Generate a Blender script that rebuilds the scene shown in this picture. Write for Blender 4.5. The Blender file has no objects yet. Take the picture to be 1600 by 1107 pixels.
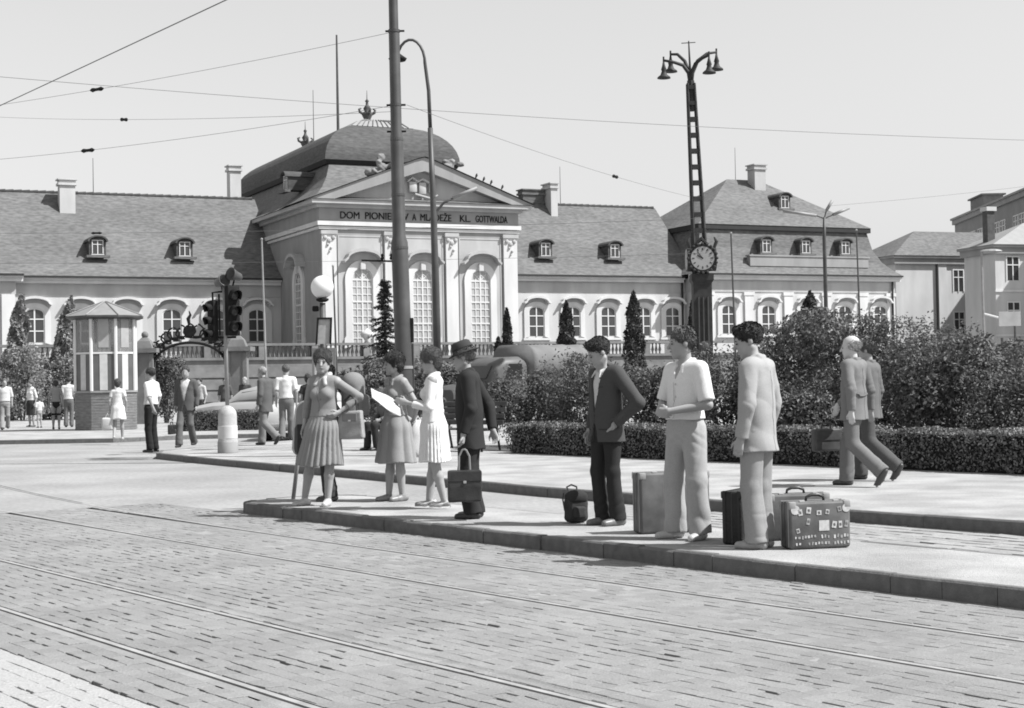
import bpy, bmesh, math, random
import numpy as np
from mathutils import Vector, Matrix
random.seed(7); rng = np.random.default_rng(7)
sc = bpy.context.scene; C = sc.collection
rad = math.radians; PI = math.pi

# ------------------------------------------------------------------ camera, sky, sun, exposure
cd = bpy.data.cameras.new('camera'); cam = bpy.data.objects.new('camera', cd); C.objects.link(cam)
cd.sensor_width = 36; cd.lens = 36*2494/1600; cd.clip_start = .1; cd.clip_end = 6000
cam.matrix_world = Matrix.Translation((0, 0, 1.44)) @ Matrix.Rotation(rad(90)+math.atan(45.5/2494), 4, 'X') @ Matrix.Rotation(-.018, 4, 'Z')
sc.camera = cam
SUN = Vector((.97, -.25, 0)).normalized(); SUN_EL = rad(51)
w = bpy.data.worlds.new('World'); sc.world = w; w.use_nodes = True
nt = w.node_tree; bg = nt.nodes['Background']
sky = nt.nodes.new('ShaderNodeTexSky'); sky.sky_type = 'NISHITA'; sky.sun_disc = False
sky.sun_elevation = SUN_EL; sky.sun_rotation = math.atan2(SUN.x, SUN.y); sky.dust_density = .5; sky.air_density = 2.0; sky.ozone_density = 1.0
bw = nt.nodes.new('ShaderNodeVectorMath'); bw.operation = 'DOT_PRODUCT'; bw.inputs[1].default_value = (.6, 0, 1.0)   # black-and-white film that sees mostly blue light
nt.links.new(sky.outputs[0], bw.inputs[0]); nt.links.new(bw.outputs['Value'], bg.inputs[0]); bg.inputs[1].default_value = .062
sl = bpy.data.lights.new('sun', 'SUN'); sl.energy = 5.0; sl.angle = rad(.5); sl.color = (1, 1, 1)
so = bpy.data.objects.new('sun', sl); C.objects.link(so)
sd = Vector((SUN.x*math.cos(SUN_EL), SUN.y*math.cos(SUN_EL), math.sin(SUN_EL)))
so.rotation_euler = sd.to_track_quat('Z', 'Y').to_euler(); so.location = (20, -5, 30)
vs = sc.view_settings; vs.view_transform = 'Standard'; vs.look = 'None'; vs.exposure = 0.72; vs.gamma = 1
sc.cycles.filter_width = 1.8

# ------------------------------------------------------------------ helpers
MATS = {}
def M(name, v, rough=.85, var=.15, scale=2.0, bump=0.0, bscale=30.0, spec=.3, metal=0.0, emit=0.0, detail=6.0, var2=0.0, scale2=.4, trans=0.0, stretch=None, world=False):
    """grey procedural material: two noises vary the tone, one gives relief"""
    if name in MATS: return MATS[name]
    v *= .8
    m = bpy.data.materials.new(name); m.use_nodes = True; n = m.node_tree; b = n.nodes['Principled BSDF']; L = n.links.new
    tc = n.nodes.new('ShaderNodeTexCoord'); src = tc.outputs['Object'] if not world else n.nodes.new('ShaderNodeNewGeometry').outputs['Position']
    if stretch:
        mp = n.nodes.new('ShaderNodeMapping'); mp.inputs['Scale'].default_value = stretch; L(src, mp.inputs[0]); src = mp.outputs[0]
    nz = n.nodes.new('ShaderNodeTexNoise'); nz.inputs['Scale'].default_value = scale; nz.inputs['Detail'].default_value = detail; L(src, nz.inputs['Vector'])
    mr = n.nodes.new('ShaderNodeMapRange'); mr.inputs[1].default_value = .3; mr.inputs[2].default_value = .7
    mr.inputs[3].default_value = v*(1-var); mr.inputs[4].default_value = v*(1+var); L(nz.outputs[0], mr.inputs[0]); val = mr.outputs[0]
    if var2:
        n2 = n.nodes.new('ShaderNodeTexNoise'); n2.inputs['Scale'].default_value = scale2; n2.inputs['Detail'].default_value = 4; L(src, n2.inputs['Vector'])
        m2 = n.nodes.new('ShaderNodeMapRange'); m2.inputs[1].default_value = .35; m2.inputs[2].default_value = .65; m2.inputs[3].default_value = 1-var2; m2.inputs[4].default_value = 1+var2
        L(n2.outputs[0], m2.inputs[0]); mu = n.nodes.new('ShaderNodeMath'); mu.operation = 'MULTIPLY'; L(val, mu.inputs[0]); L(m2.outputs[0], mu.inputs[1]); val = mu.outputs[0]
    L(val, b.inputs['Base Color']); b.inputs['Roughness'].default_value = rough; b.inputs['Specular IOR Level'].default_value = spec; b.inputs['Metallic'].default_value = metal
    if trans: b.inputs['Transmission Weight'].default_value = trans
    if emit: b.inputs['Emission Color'].default_value = (1, 1, 1, 1); b.inputs['Emission Strength'].default_value = emit
    if bump:
        bn = n.nodes.new('ShaderNodeTexNoise'); bn.inputs['Scale'].default_value = bscale; bn.inputs['Detail'].default_value = 5; L(src, bn.inputs['Vector'])
        bp = n.nodes.new('ShaderNodeBump'); bp.inputs['Strength'].default_value = min(1, bump); bp.inputs['Distance'].default_value = .02*max(1, bump); L(bn.outputs[0], bp.inputs['Height']); L(bp.outputs[0], b.inputs['Normal'])
    MATS[name] = m; return m
def leafmat(name, v, var=.5, rough=.45, spec=.4, transl=.25):
    if name in MATS: return MATS[name]
    m = bpy.data.materials.new(name); m.use_nodes = True; n = m.node_tree; b = n.nodes['Principled BSDF']; L = n.links.new; out = n.nodes['Material Output']
    at = n.nodes.new('ShaderNodeAttribute'); at.attribute_name = 'tone'
    mr = n.nodes.new('ShaderNodeMapRange'); mr.inputs[3].default_value = v*(1-var); mr.inputs[4].default_value = v*(1+var); L(at.outputs['Fac'], mr.inputs[0]); L(mr.outputs[0], b.inputs['Base Color'])
    b.inputs['Roughness'].default_value = rough; b.inputs['Specular IOR Level'].default_value = spec
    tr = n.nodes.new('ShaderNodeBsdfTranslucent'); L(mr.outputs[0], tr.inputs[0]); mx = n.nodes.new('ShaderNodeMixShader'); mx.inputs[0].default_value = transl
    L(b.outputs[0], mx.inputs[1]); L(tr.outputs[0], mx.inputs[2]); L(mx.outputs[0], out.inputs[0]); MATS[name] = m; return m

class MB:
    """collects faces for ONE mesh"""
    def __init__(s): s.v = []; s.f = []
    def add(s, vs_, fs): o = len(s.v); s.v += [tuple(q) for q in vs_]; s.f += [tuple(i+o for i in q) for q in fs]; return s
    def box(s, x0, x1, y0, y1, z0, z1):
        return s.add([(x0,y0,z0),(x1,y0,z0),(x1,y1,z0),(x0,y1,z0),(x0,y0,z1),(x1,y0,z1),(x1,y1,z1),(x0,y1,z1)], [(0,3,2,1),(4,5,6,7),(0,1,5,4),(1,2,6,5),(2,3,7,6),(3,0,4,7)])
    def obox(s, c, sz, mat=None):
        x, y, z = [q/2 for q in sz]; V = [Vector((i*x, j*y, k*z)) for k in (-1,1) for i, j in ((-1,-1),(1,-1),(1,1),(-1,1))]
        if mat is not None: V = [mat @ q for q in V]
        return s.add([q+Vector(c) for q in V], [(0,3,2,1),(4,5,6,7),(0,1,5,4),(1,2,6,5),(2,3,7,6),(3,0,4,7)])
    def ext(s, poly, vec):
        """polygon of 3D points extruded along vec"""
        n = len(poly); P = [Vector(q) for q in poly]; Q = [q+Vector(vec) for q in P]
        return s.add(P+Q, [tuple(range(n))[::-1], tuple(range(n, 2*n))]+[(i, (i+1) % n, n+(i+1) % n, n+i) for i in range(n)])
    def prism(s, poly, z0, z1): return s.ext([(x, y, z0) for x, y in poly], (0, 0, z1-z0))
    def loft(s, rings, cap=(True, True)):
        n = len(rings[0]); o = [q for r in rings for q in r]; f = []
        for k in range(len(rings)-1): f += [(k*n+i, k*n+(i+1) % n, (k+1)*n+(i+1) % n, (k+1)*n+i) for i in range(n)]
        if cap[0]: f.append(tuple(range(n))[::-1])
        if cap[1]: f.append(tuple((len(rings)-1)*n+i for i in range(n)))
        return s.add(o, f)
    def tube(s, path, r, n=8, cap=True):
        P = [Vector(q) for q in path]; rs = r if isinstance(r, (list, tuple)) else [r]*len(P); rings = []
        up = None
        for i, p in enumerate(P):
            d = (P[min(i+1, len(P)-1)]-P[max(i-1, 0)]).normalized()
            if up is None: up = Vector((0,0,1)) if abs(d.z) < .9 else Vector((1,0,0))
            a = (up - d*up.dot(d)).normalized(); b = d.cross(a); up = a
            rings.append([p+(a*math.cos(2*PI*k/n)+b*math.sin(2*PI*k/n))*rs[i] for k in range(n)])
        return s.loft(rings, (cap, cap))
    def lathe(s, prof, n=16, c=(0,0,0), sx=1, sy=1):
        return s.loft([[(c[0]+r*sx*math.cos(2*PI*k/n), c[1]+r*sy*math.sin(2*PI*k/n), c[2]+z) for k in range(n)] for r, z in prof])
    def ball(s, c, r, n=12, m=8):
        r = (r, r, r) if not isinstance(r, (tuple, list)) else r
        return s.loft([[(c[0]+r[0]*math.sin(PI*j/m)*math.cos(2*PI*k/n), c[1]+r[1]*math.sin(PI*j/m)*math.sin(2*PI*k/n), c[2]-r[2]*math.cos(PI*j/m)) for k in range(n)] for j in [.05]+list(range(1, m))+[m-.05]])
    def rbox(s, c, sz, bev, rot=None, seg=2):
        bm = bmesh.new(); bmesh.ops.create_cube(bm, size=1)
        for q in bm.verts: q.co = Vector((q.co.x*sz[0], q.co.y*sz[1], q.co.z*sz[2]))
        bmesh.ops.bevel(bm, geom=bm.edges[:], offset=bev, segments=seg, affect='EDGES', profile=.5)
        V = [(rot @ q.co if rot is not None else q.co)+Vector(c) for q in bm.verts]; bm.verts.index_update(); F = [[q.index for q in f.verts] for f in bm.faces]; bm.free(); return s.add(V, F)
    def move(s, d, start=0):
        s.v = s.v[:start]+[(q[0]+d[0], q[1]+d[1], q[2]+d[2]) for q in s.v[start:]]; return s
    def mesh(s, name, smooth=False, fix=True):
        me = bpy.data.meshes.new(name); me.from_pydata(s.v, [], s.f)
        if fix:
            bm = bmesh.new(); bm.from_mesh(me); bmesh.ops.recalc_face_normals(bm, faces=bm.faces); bm.to_mesh(me); bm.free()
        if smooth == 'auto':
            bm = bmesh.new(); bm.from_mesh(me)
            for e in bm.edges: e.smooth = not (len(e.link_faces) == 2 and e.calc_face_angle(0) > rad(38))
            for f in bm.faces: f.smooth = True
            bm.to_mesh(me); bm.free()
        elif smooth:
            me.polygons.foreach_set('use_smooth', [True]*len(me.polygons))
        return me
def npmesh(name, V, F, tone=None, smooth=False):
    V = np.asarray(V, np.float32); F = np.asarray(F, np.int32); k = F.shape[1]
    me = bpy.data.meshes.new(name); me.vertices.add(len(V)); me.vertices.foreach_set('co', V.ravel())
    me.loops.add(F.size); me.loops.foreach_set('vertex_index', F.ravel()); me.polygons.add(len(F)); me.polygons.foreach_set('loop_start', np.arange(0, F.size, k, dtype=np.int32))
    try: me.polygons.foreach_set('loop_total', np.full(len(F), k, np.int32))
    except Exception: pass
    me.polygons.foreach_set('use_smooth', np.full(len(F), bool(smooth)))
    if tone is not None:
        a = me.attributes.new('tone', 'FLOAT', 'FACE'); a.data.foreach_set('value', np.asarray(tone, np.float32))
    me.update(calc_edges=True); return me
def tag(o, label=None, cat=None, group=None, kind=None):
    if label: o['label'] = label
    if cat: o['category'] = cat
    if group: o['group'] = group
    if kind: o['kind'] = kind
    return o
def ob(name, mb, mat, parent=None, loc=None, rz=0.0, smooth=False, label=None, cat=None, group=None, kind=None):
    me = mb.mesh(name, smooth) if isinstance(mb, MB) else mb
    if mat is not None and not me.materials: me.materials.append(mat)
    o = bpy.data.objects.new(name, me); C.objects.link(o); o.parent = parent
    if loc is not None: o.location = loc
    o.rotation_euler[2] = rz
    return tag(o, label, cat, group, kind)
def emp(name, loc, rz=0.0, label=None, cat=None, group=None):
    o = bpy.data.objects.new(name, None); C.objects.link(o); o.location = loc; o.rotation_euler[2] = rz; o.empty_display_size = .2
    return tag(o, label, cat, group)
def ctree(o, parent=None):
    c = o.copy(); C.objects.link(c); c.parent = parent
    for ch in [q for q in bpy.data.objects if q.parent == o]: ctree(ch, c)
    return c
ANG = math.atan2(.587, .81); CA, SA = math.cos(ANG), math.sin(ANG)
def st(n, a, z=0.0): return (n*CA+a*SA, n*SA-a*CA, z)      # street frame: n across the tracks, a along them towards the viewer

# ------------------------------------------------------------------ materials
pave = M('concrete_paving', .36, .9, .13, 34, .5, 90, var2=.20, scale2=1.3)
kerbm = M('granite_kerb', .15, .85, .18, 12, .3, 60)
roadm = M('worn_road', .305, .9, .16, 14, .5, 60, var2=.14, scale2=.5)
bedm = M('joint_dirt', .05, .95, .3, 8)
sett_m = [M('granite_sett_%s' % k, v, .8, .14, 60, .35, 90, .25, var2=.10, scale2=.8, world=True) for k, v in (('a', .252), ('b', .237), ('c', .267))]
lightsett = M('pale_granite_sett', .38, .75, .12, 40, .4, 70, world=True)
slabm = M('track_concrete', .26, .85, .16, 4, .3, 50, var2=.15, scale2=.7)
steel = M('rail_steel', .42, .4, .2, 6, metal=.2)
steeld = M('rail_groove', .05, .8, .2, 6)
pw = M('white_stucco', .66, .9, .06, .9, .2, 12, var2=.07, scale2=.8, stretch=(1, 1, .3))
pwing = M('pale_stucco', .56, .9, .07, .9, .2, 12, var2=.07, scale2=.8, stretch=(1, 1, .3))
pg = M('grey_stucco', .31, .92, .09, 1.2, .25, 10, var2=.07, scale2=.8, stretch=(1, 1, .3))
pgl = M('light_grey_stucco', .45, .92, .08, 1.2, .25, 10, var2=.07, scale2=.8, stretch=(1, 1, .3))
slate = M('slate_roof', .142, .85, .30, 2.2, .6, 4, var2=.10, scale2=.2, stretch=(1, 1, 3.5))
slated = M('dark_slate_roof', .088, .85, .30, 2.2, .6, 4, var2=.10, scale2=.2, stretch=(1, 1, 3.5))
zinc = M('zinc_roof', .30, .6, .08, 1.5, metal=.1)
gutter = M('gutter_iron', .03, .7)
glass = M('window_glass', .055, .12, .3, .4, spec=.6)
framew = M('white_window_frame', .70, .6, .05)
iron = M('dark_iron', .016, .75, .3, 6, spec=.15)
polem = M('painted_pole', .065, .5, .25, 3, spec=.4, var2=.2, scale2=.8)
polelight = M('pale_pole', .30, .5, .15, 3)
stone = M('old_stone', .19, .9, .2, 1.5, .4, 10, var2=.15, scale2=.3)
woodm = M('bench_wood', .09, .7, .3, 8)
# ------------------------------------------------------------------ ground, road, setts, rails, kerbs
A0, A1 = -19.0, 1.0
ob('ground', MB().box(-2500, 2500, -2500, 2500, -.4, -.06), M('distant_ground', .25, .95, .2, .05), kind='structure')
road = MB()
def quadn(mb, n0, n1, a0, a1, z): return mb.add([st(n0, a0, z), st(n1, a0, z), st(n1, a1, z), st(n0, a1, z)], [(0, 1, 2, 3)])
quadn(road, -300, 300, -400, A0, 0); quadn(road, -300, 300, A1, 60, 0); quadn(road, -300, .6, A0, A1, 0); quadn(road, 8.24, 9.9, A0, -16.0, 0); quadn(road, 8.6, 9.6, -16.0, A1, 0); quadn(road, 12.5, 300, A0, A1, 0); quadn(road, 9.9, 12.5, A0, -16.0, 0); quadn(road, 9.6, 12.5, -16.0, -13.2, 0)
ob('road', road, roadm, kind='structure')
bed = quadn(MB(), .6, 8.24, A0, A1, -.022); quadn(bed, 8.24, 8.6, -16.0, A1, -.022); quadn(bed, 9.6, 12.5, -13.2, A1, -.03)
roadway = ob('roadway', bed, bedm, kind='structure')
RAILS = (3.48, 4.48, 6.30, 7.29)
slab = quadn(MB(), 6.38, 7.2, A0, A1, -.0012); quadn(slab, 7.38, 7.72, A0, A1, -.0015); quadn(slab, 5.9, 6.22, A0, A1, -.0025)
for rn in RAILS: quadn(slab, rn-.10, rn-.034, A0, A1, -.003); quadn(slab, rn+.044, rn+.11, A0, A1, -.003)
ob('track_slab', slab, slabm, roadway)
S = []   # n, a, half n, half a, kind
def lay(n0, n1, a0, a1, wn, la, kind, gap):
    n = n0
    while n < n1:
        wd = wn*random.uniform(.93, 1.07); a = a0-random.random()*la
        while a < a1:
            l = la*random.uniform(.78, 1.2); cn, ca = n+wd/2, a+l/2
            if all(abs(cn-r) > .03+wd/2 for r in RAILS) or kind == 2: S.append((cn+random.gauss(0,.002), ca, (wd-((-.0003 if random.random() < .80 else gap*random.uniform(.8, 2.1)) if kind != 2 else gap*random.uniform(.5, 1.3)))/2, (l-(-.0003 if random.random() < .93 else gap*.5))/2, kind))
            a += l
        n += wd
lay(2.94, 3.44, A0, A1, .105, .125, 0, .015); lay(3.52, 4.44, A0, A1, .105, .125, 0, .015); lay(4.52, 6.27, A0, A1, .105, .125, 0, .015); lay(6.34, 7.25, A0, A1, .105, .125, 0, .010); lay(7.33, 8.24, A0, A1, .105, .125, 0, .014)
lay(.7, 2.90, A0, A1, .105, .125, 1, .009); lay(9.75, 12.3, -13.1, A1, .20, .30, 2, .03)
S = np.array(S); NS = len(S)
cx = S[:, 0]*CA+S[:, 1]*SA; cy = S[:, 0]*SA-S[:, 1]*CA
dist = np.hypot(cx, cy); vis = (np.abs(cx/np.maximum(cy, .1)) < .335) & (cy > 6.9) & (S[:, 4] != 2)
order = np.argsort(np.where(vis, dist, 1e9))[:300]; single = np.zeros(NS, bool); single[order] = True
def sett_unit(seed):
    r = random.Random(seed); j = lambda s: r.uniform(-s, s)
    V = [(x*.955+j(.02), y*.97+j(.012), j(.0006)) for x, y in ((-1,-1),(1,-1),(1,1),(-1,1))]
    V += [(x*(1+j(.04)), y*(1+j(.03)), -.0022+j(.0005)) for x, y in ((-1,-1),(1,-1),(1,1),(-1,1))]
    V += [(x, y, -.06) for x, y in ((-1,-1),(1,-1),(1,1),(-1,1))]
    F = [(0,1,2,3)]+[(4+i, 4+(i+1) % 4, (i+1) % 4, i) for i in range(4)]+[(8+i, 8+(i+1) % 4, 4+(i+1) % 4, 4+i) for i in range(4)]
    return np.array(V), np.array(F)
U = [sett_unit(k) for k in range(9)]
rz0 = math.atan2(SA, CA)
for i in order:
    k = random.randrange(9); V_ = U[k][0]*np.array((S[i, 2], S[i, 3], 1)); ca_, sa_ = CA, SA
    W_ = np.stack([V_[:, 0]*ca_+V_[:, 1]*sa_, V_[:, 0]*sa_-V_[:, 1]*ca_, V_[:, 2]], 1)          # lie in the street frame
    me = npmesh('sett', W_, U[k][1][:, ::-1]); me.materials.append(random.choice(sett_m) if S[i, 4] == 0 else lightsett)
    o = bpy.data.objects.new('sett', me); C.objects.link(o); o.parent = roadway
    o.location = (cx[i], cy[i], random.gauss(0, .0014)); o.rotation_euler = (random.gauss(0, .012), random.gauss(0, .012), random.gauss(0, .014))
def setts_stuff(mask, mats, seed, name):
    idx = np.where(mask)[0]; r = np.random.default_rng(seed); n = len(idx)
    k = r.integers(0, 9, n); B = np.stack([u[0] for u in U])[k]                     # n,12,3
    x = B[:, :, 0]*S[idx, 2][:, None]; y = B[:, :, 1]*S[idx, 3][:, None]
    z = B[:, :, 2]+r.normal(0, .0014, n)[:, None]+x*r.normal(0, .012, n)[:, None]+y*r.normal(0, .012, n)[:, None]
    N = S[idx, 0][:, None]+x; Aa = S[idx, 1][:, None]+y
    V = np.stack([N*CA+Aa*SA, N*SA-Aa*CA, z], -1).reshape(-1, 3)
    F = (np.array(U[0][1])[None]+12*np.arange(n)[:, None, None]).reshape(-1, 4)[:, ::-1]
    me = npmesh(name, V, F)
    for m in mats: me.materials.append(m)
    me.polygons.foreach_set('material_index', np.repeat(r.integers(0, len(mats), n), 9).astype(np.int32))
    ob(name, me, None, roadway, kind='stuff')
setts_stuff((S[:, 4] == 0) & ~single, sett_m, 1, 'granite_setts')
setts_stuff((S[:, 4] == 1) & ~single, [lightsett], 2, 'pale_granite_setts')
setts_stuff((S[:, 4] == 2), [M('lane_sett_a', .33, .8, .15, 12, .4, 40), M('lane_sett_b', .29, .8, .15, 12, .4, 40)], 3, 'lane_setts')

def railpath(n0, curve):
    P = []
    for k in range(60):
        a = A1-k*1.5; P.append((n0+(curve*max(0, -a-14)**2 if a < -14 else 0), a))
    return P
track = ob('tram_track', quadn(MB(), 4.0, 4.02, A1-.1, A1, -.02), steeld, kind='structure')
for n0, cv in zip(RAILS, (.0012, .0012, .0022, .0065)):
    hd, gr = MB(), MB()
    pth = railpath(n0, cv)
    for mb, (x0, x1, z) in ((hd, (-.020, .018, .002)), (gr, (.018, .044, -.018)), (gr, (-.034, -.020, -.008))):
        V = []
        for n, a in pth: V += [st(n+x0, a, z if a > A0 or mb is hd else .002), st(n+x1, a, z if a > A0 or mb is hd else .002), st(n+x1, a, -.04), st(n+x0, a, -.04)]
        if mb is hd: mb.add(V, [f for k in range(len(pth)-1) for f in ((4*k, 4*k+1, 4*k+5, 4*k+4), (4*k+1, 4*k+2, 4*k+6, 4*k+5), (4*k+3, 4*k, 4*k+4, 4*k+7))])
        else: mb.add(V, [(4*k, 4*k+1, 4*k+5, 4*k+4) for k in range(len(pth)-1)])
    r = ob('rail', hd, steel, track); ob('groove', gr, steeld, r)

def kerb(parent, line, lw=.09, L=.43, z=.125):
    """kerb stones one by one along a polyline (outer edge), body on its right side"""
    P = [Vector(q) for q in line]; i = 0; pos = P[0].copy(); acc = []
    d = 0
    for a, b in zip(P[:-1], P[1:]):
        seg = (b-a); ln = seg.length; u = seg/ln; t = 0
        k = max(1, round(ln/L))
        for q in range(k): acc.append((a+u*(ln*q/k), u, ln/k))
    for a, u, l in acc:
        nrm = Vector((u.y, -u.x)); g = random.uniform(.001, .005); jt = random.uniform(-.008, .008); zz = z+random.uniform(-.006, .006)
        p = [a+u*g+nrm*(jt), a+u*(l-g)+nrm*(jt+random.uniform(-.004, .004)), a+u*(l-g)+nrm*lw, a+u*g+nrm*lw]
        c = .014
        mb = MB().loft([[(q.x, q.y, -.05) for q in p], [(q.x, q.y, zz-c) for q in p], [((q+(nrm if k < 2 else -nrm)*c).x, (q+(nrm if k < 2 else -nrm)*c).y, zz) for k, q in enumerate(p)]])
        ob('kerb_stone', mb, kerbm, parent)
V2 = lambda n, a: Vector(st(n, a)[:2])
# tram stop island
front = [V2(8.25, 1.0), V2(8.25, -16.6)]
nose = [V2(9.05-.8*math.cos(t), -16.6-.55*math.sin(t)) for t in np.linspace(0, PI, 9)]
back = [V2(9.85, -16.6), V2(9.82, 1.0)]
isl = [V2(8.32, 1.0), V2(8.32, -16.6)]+[V2(9.05-.73*math.cos(t), -16.6-.48*math.sin(t)) for t in np.linspace(.1, PI-.1, 8)]+[V2(9.77, -16.6), V2(9.74, 1.0)]
island = ob('traffic_island', MB().prism([tuple(q) for q in isl], -.05, .12), pave, kind='structure')
kerb(island, front); kerb(island, nose, L=.33)
kerb(island, [V2(9.85, -16.6), V2(9.83, -12), V2(9.82, 1.0)], L=.8, z=.118)
# pavement in front of the hedge and park ground behind it
pf = [(12.6, 10), (12.25, 2), (12.05, -8), (12.0, -12), (12.1, -16), (12.45, -20), (12.8, -24.5), (13.15, -28.5), (13.45, -31.2), (14.0, -32.3), (15.2, -33.2), (18, -35), (24, -38)]
pl = [V2(*q) for q in pf]
inner = [V2(n+.075, a+(.07 if a < -31 else 0)) for n, a in pf]
pavement = ob('pavement', MB().prism([tuple(q) for q in inner]+[tuple(V2(32, -42)), tuple(V2(46, 10))], -.05, .12), pave, kind='structure')
kerb(pavement, pl, L=.95, z=.125, lw=.09)
k2 = [Vector((40, 47)), Vector((-2, 46.2)), Vector((-9.2, 45.7)), Vector((-11, 43.9)), Vector((-14.2, 44.1)), Vector((-30, 44.8)), Vector((-60, 47))]
sq = ob('square', MB().prism([(q.x, q.y+.13) for q in k2]+[(-60, 105), (60, 150)], -.05, .118), pave, kind='structure')
kerb(sq, k2[1:6], L=1.0, z=.125)
ob('park_soil', MB().add([st(18.0, -27, .135), st(45, -27, .135), st(45, 10, .135), st(18.0, 10, .135)], [(0, 1, 2, 3)]), M('soil', .09, .95, .3, 4, .5, 20), kind='structure')
# ------------------------------------------------------------------ the palace (local frame: x along the front, y into depth, z up)
PAL = emp('palace', (-28.31, 118.0, 0), rad(25), 'long baroque palace with domed centre block, pediment and slate roofs', 'palace')
def rect(x0, x1, y0, y1, z): return [(x0, y0, z), (x1, y0, z), (x1, y1, z), (x0, y1, z)]
def arc(cx, hw, z0, rise, n=10, y=0.0):
    """segmental arch from left to right"""
    return [(cx+hw*math.cos(PI-PI*k/n), y, z0+rise*math.sin(PI*k/n)) for k in range(n+1)]
def band(outer, inner, y0, y1):
    """solid between two polylines of the front plane"""
    poly = list(outer)+list(inner)[::-1]; n = len(outer); mb = MB()
    f = lambda P, y: [(q[0], y, q[2]) for q in P]
    V = f(outer, y0)+f(inner, y0)+f(outer, y1)+f(inner, y1)
    F = []
    for k in range(n-1): F += [(k, k+1, n+k+1, n+k), (2*n+k, 3*n+k, 3*n+k+1, 2*n+k+1), (k, 2*n+k, 2*n+k+1, k+1), (n+k, n+k+1, 3*n+k+1, 3*n+k)]
    F += [(0, n, 3*n, 2*n), (n-1, 2*n-1+0, 4*n-1, 3*n-1)]
    return mb.add(V, F)
def fill(poly, y): return MB().add([(q[0], y, q[2]) for q in poly], [tuple(range(len(poly)))])
# --- wing window: origin at the sill centre on the wall face
def wing_window():
    hw, h, rise = .72, 2.1, .42
    op = [(-hw, 0, 0)]+arc(0, hw, h, rise)+[(hw, 0, 0)]
    ou = [(-hw-.42, 0, -.12)]+arc(0, hw+.42, h+.02, rise+.36)+[(hw+.42, 0, -.12)]
    fr = MB(); a2 = [(-hw+.09, 0, .08)]+arc(0, hw-.09, h, rise-.09)+[(hw-.09, 0, .08)]
    fr = band(op, a2, -.06, .0)
    fr.box(-.05, .05, -.075, -.005, .05, h+rise-.05)
    for z in (.86, 1.72): fr.box(-hw+.05, hw-.05, -.07, -.006, z-.04, z+.04)
    win = ob('window', fr, framew, PAL)
    ob('surround', band(ou, op, -.13, 0), pw, win)
    hood_o = [(-1.22, 0, h+.72)]+[(1.05*x/1.0, 0, z) for x, _, z in arc(0, 1.0, h+.86, .42)]+[(1.22, 0, h+.72)]
    hood_i = [(-1.20, 0, h+.60)]+[(x*.98, 0, z) for x, _, z in arc(0, 1.0, h+.72, .38)]+[(1.20, 0, h+.60)]
    ob('hood', band(hood_o, hood_i, -.5, 0), pw, win)
    ob('hood_panel', fill([(-.95, 0, h+.46)]+[(x*.9, 0, z) for x, _, z in arc(0, 1.0, h+.7, .36)]+[(.95, 0, h+.46)], -.02), pgl, win)
    ob('sill', MB().box(-1.25, 1.25, -.2, 0, -.30, -.12), pw, win)
    for i in (0, 1):
        for z0, z1 in ((.06, .86), (.86, 1.72)):
            x0 = -hw if i == 0 else 0
            ob('pane', MB().box(x0+.05, x0+hw-.05, -.022, -.004, z0, z1), glass, win)
        q = arc(0, hw-.04, h, rise-.05); q = [p for p in q if (p[0] <= .01 if i == 0 else p[0] >= -.01)]
        poly = ([(-hw+.04, 0, 1.74)]+q+[(0, 0, 1.74)]) if i == 0 else ([(0, 0, 1.74)]+q+[(hw-.04, 0, 1.74)])
        ob('pane', MB().ext([(a, -.022, c) for a, b, c in poly], (0, .018, 0)), glass, win)
    return win
ww = wing_window(); first = True
def place_window(proto, x, y, z, rz=0):
    global first
    if first: o = proto; first = False
    else: o = ctree(proto, PAL)
    o.location = (x, y, z); o.rotation_euler[2] = rz; return o
for x in (-6.75, -3.5, -.15, 3.2, 6.55, 9.75): place_window(ww, x, 0, 4.95)
for x in (33.5, 36.87, 40.25, 43.65, 46.55): place_window(ww, x, 0, 5.25)
for x in (51.1, 55.2, 59.3, 63.4, 67.3): place_window(ww, x, -1.8, 5.35)
for x in (-11.2, -15.2, -19.2): place_window(ww, x, -1.8, 4.9)
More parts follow.
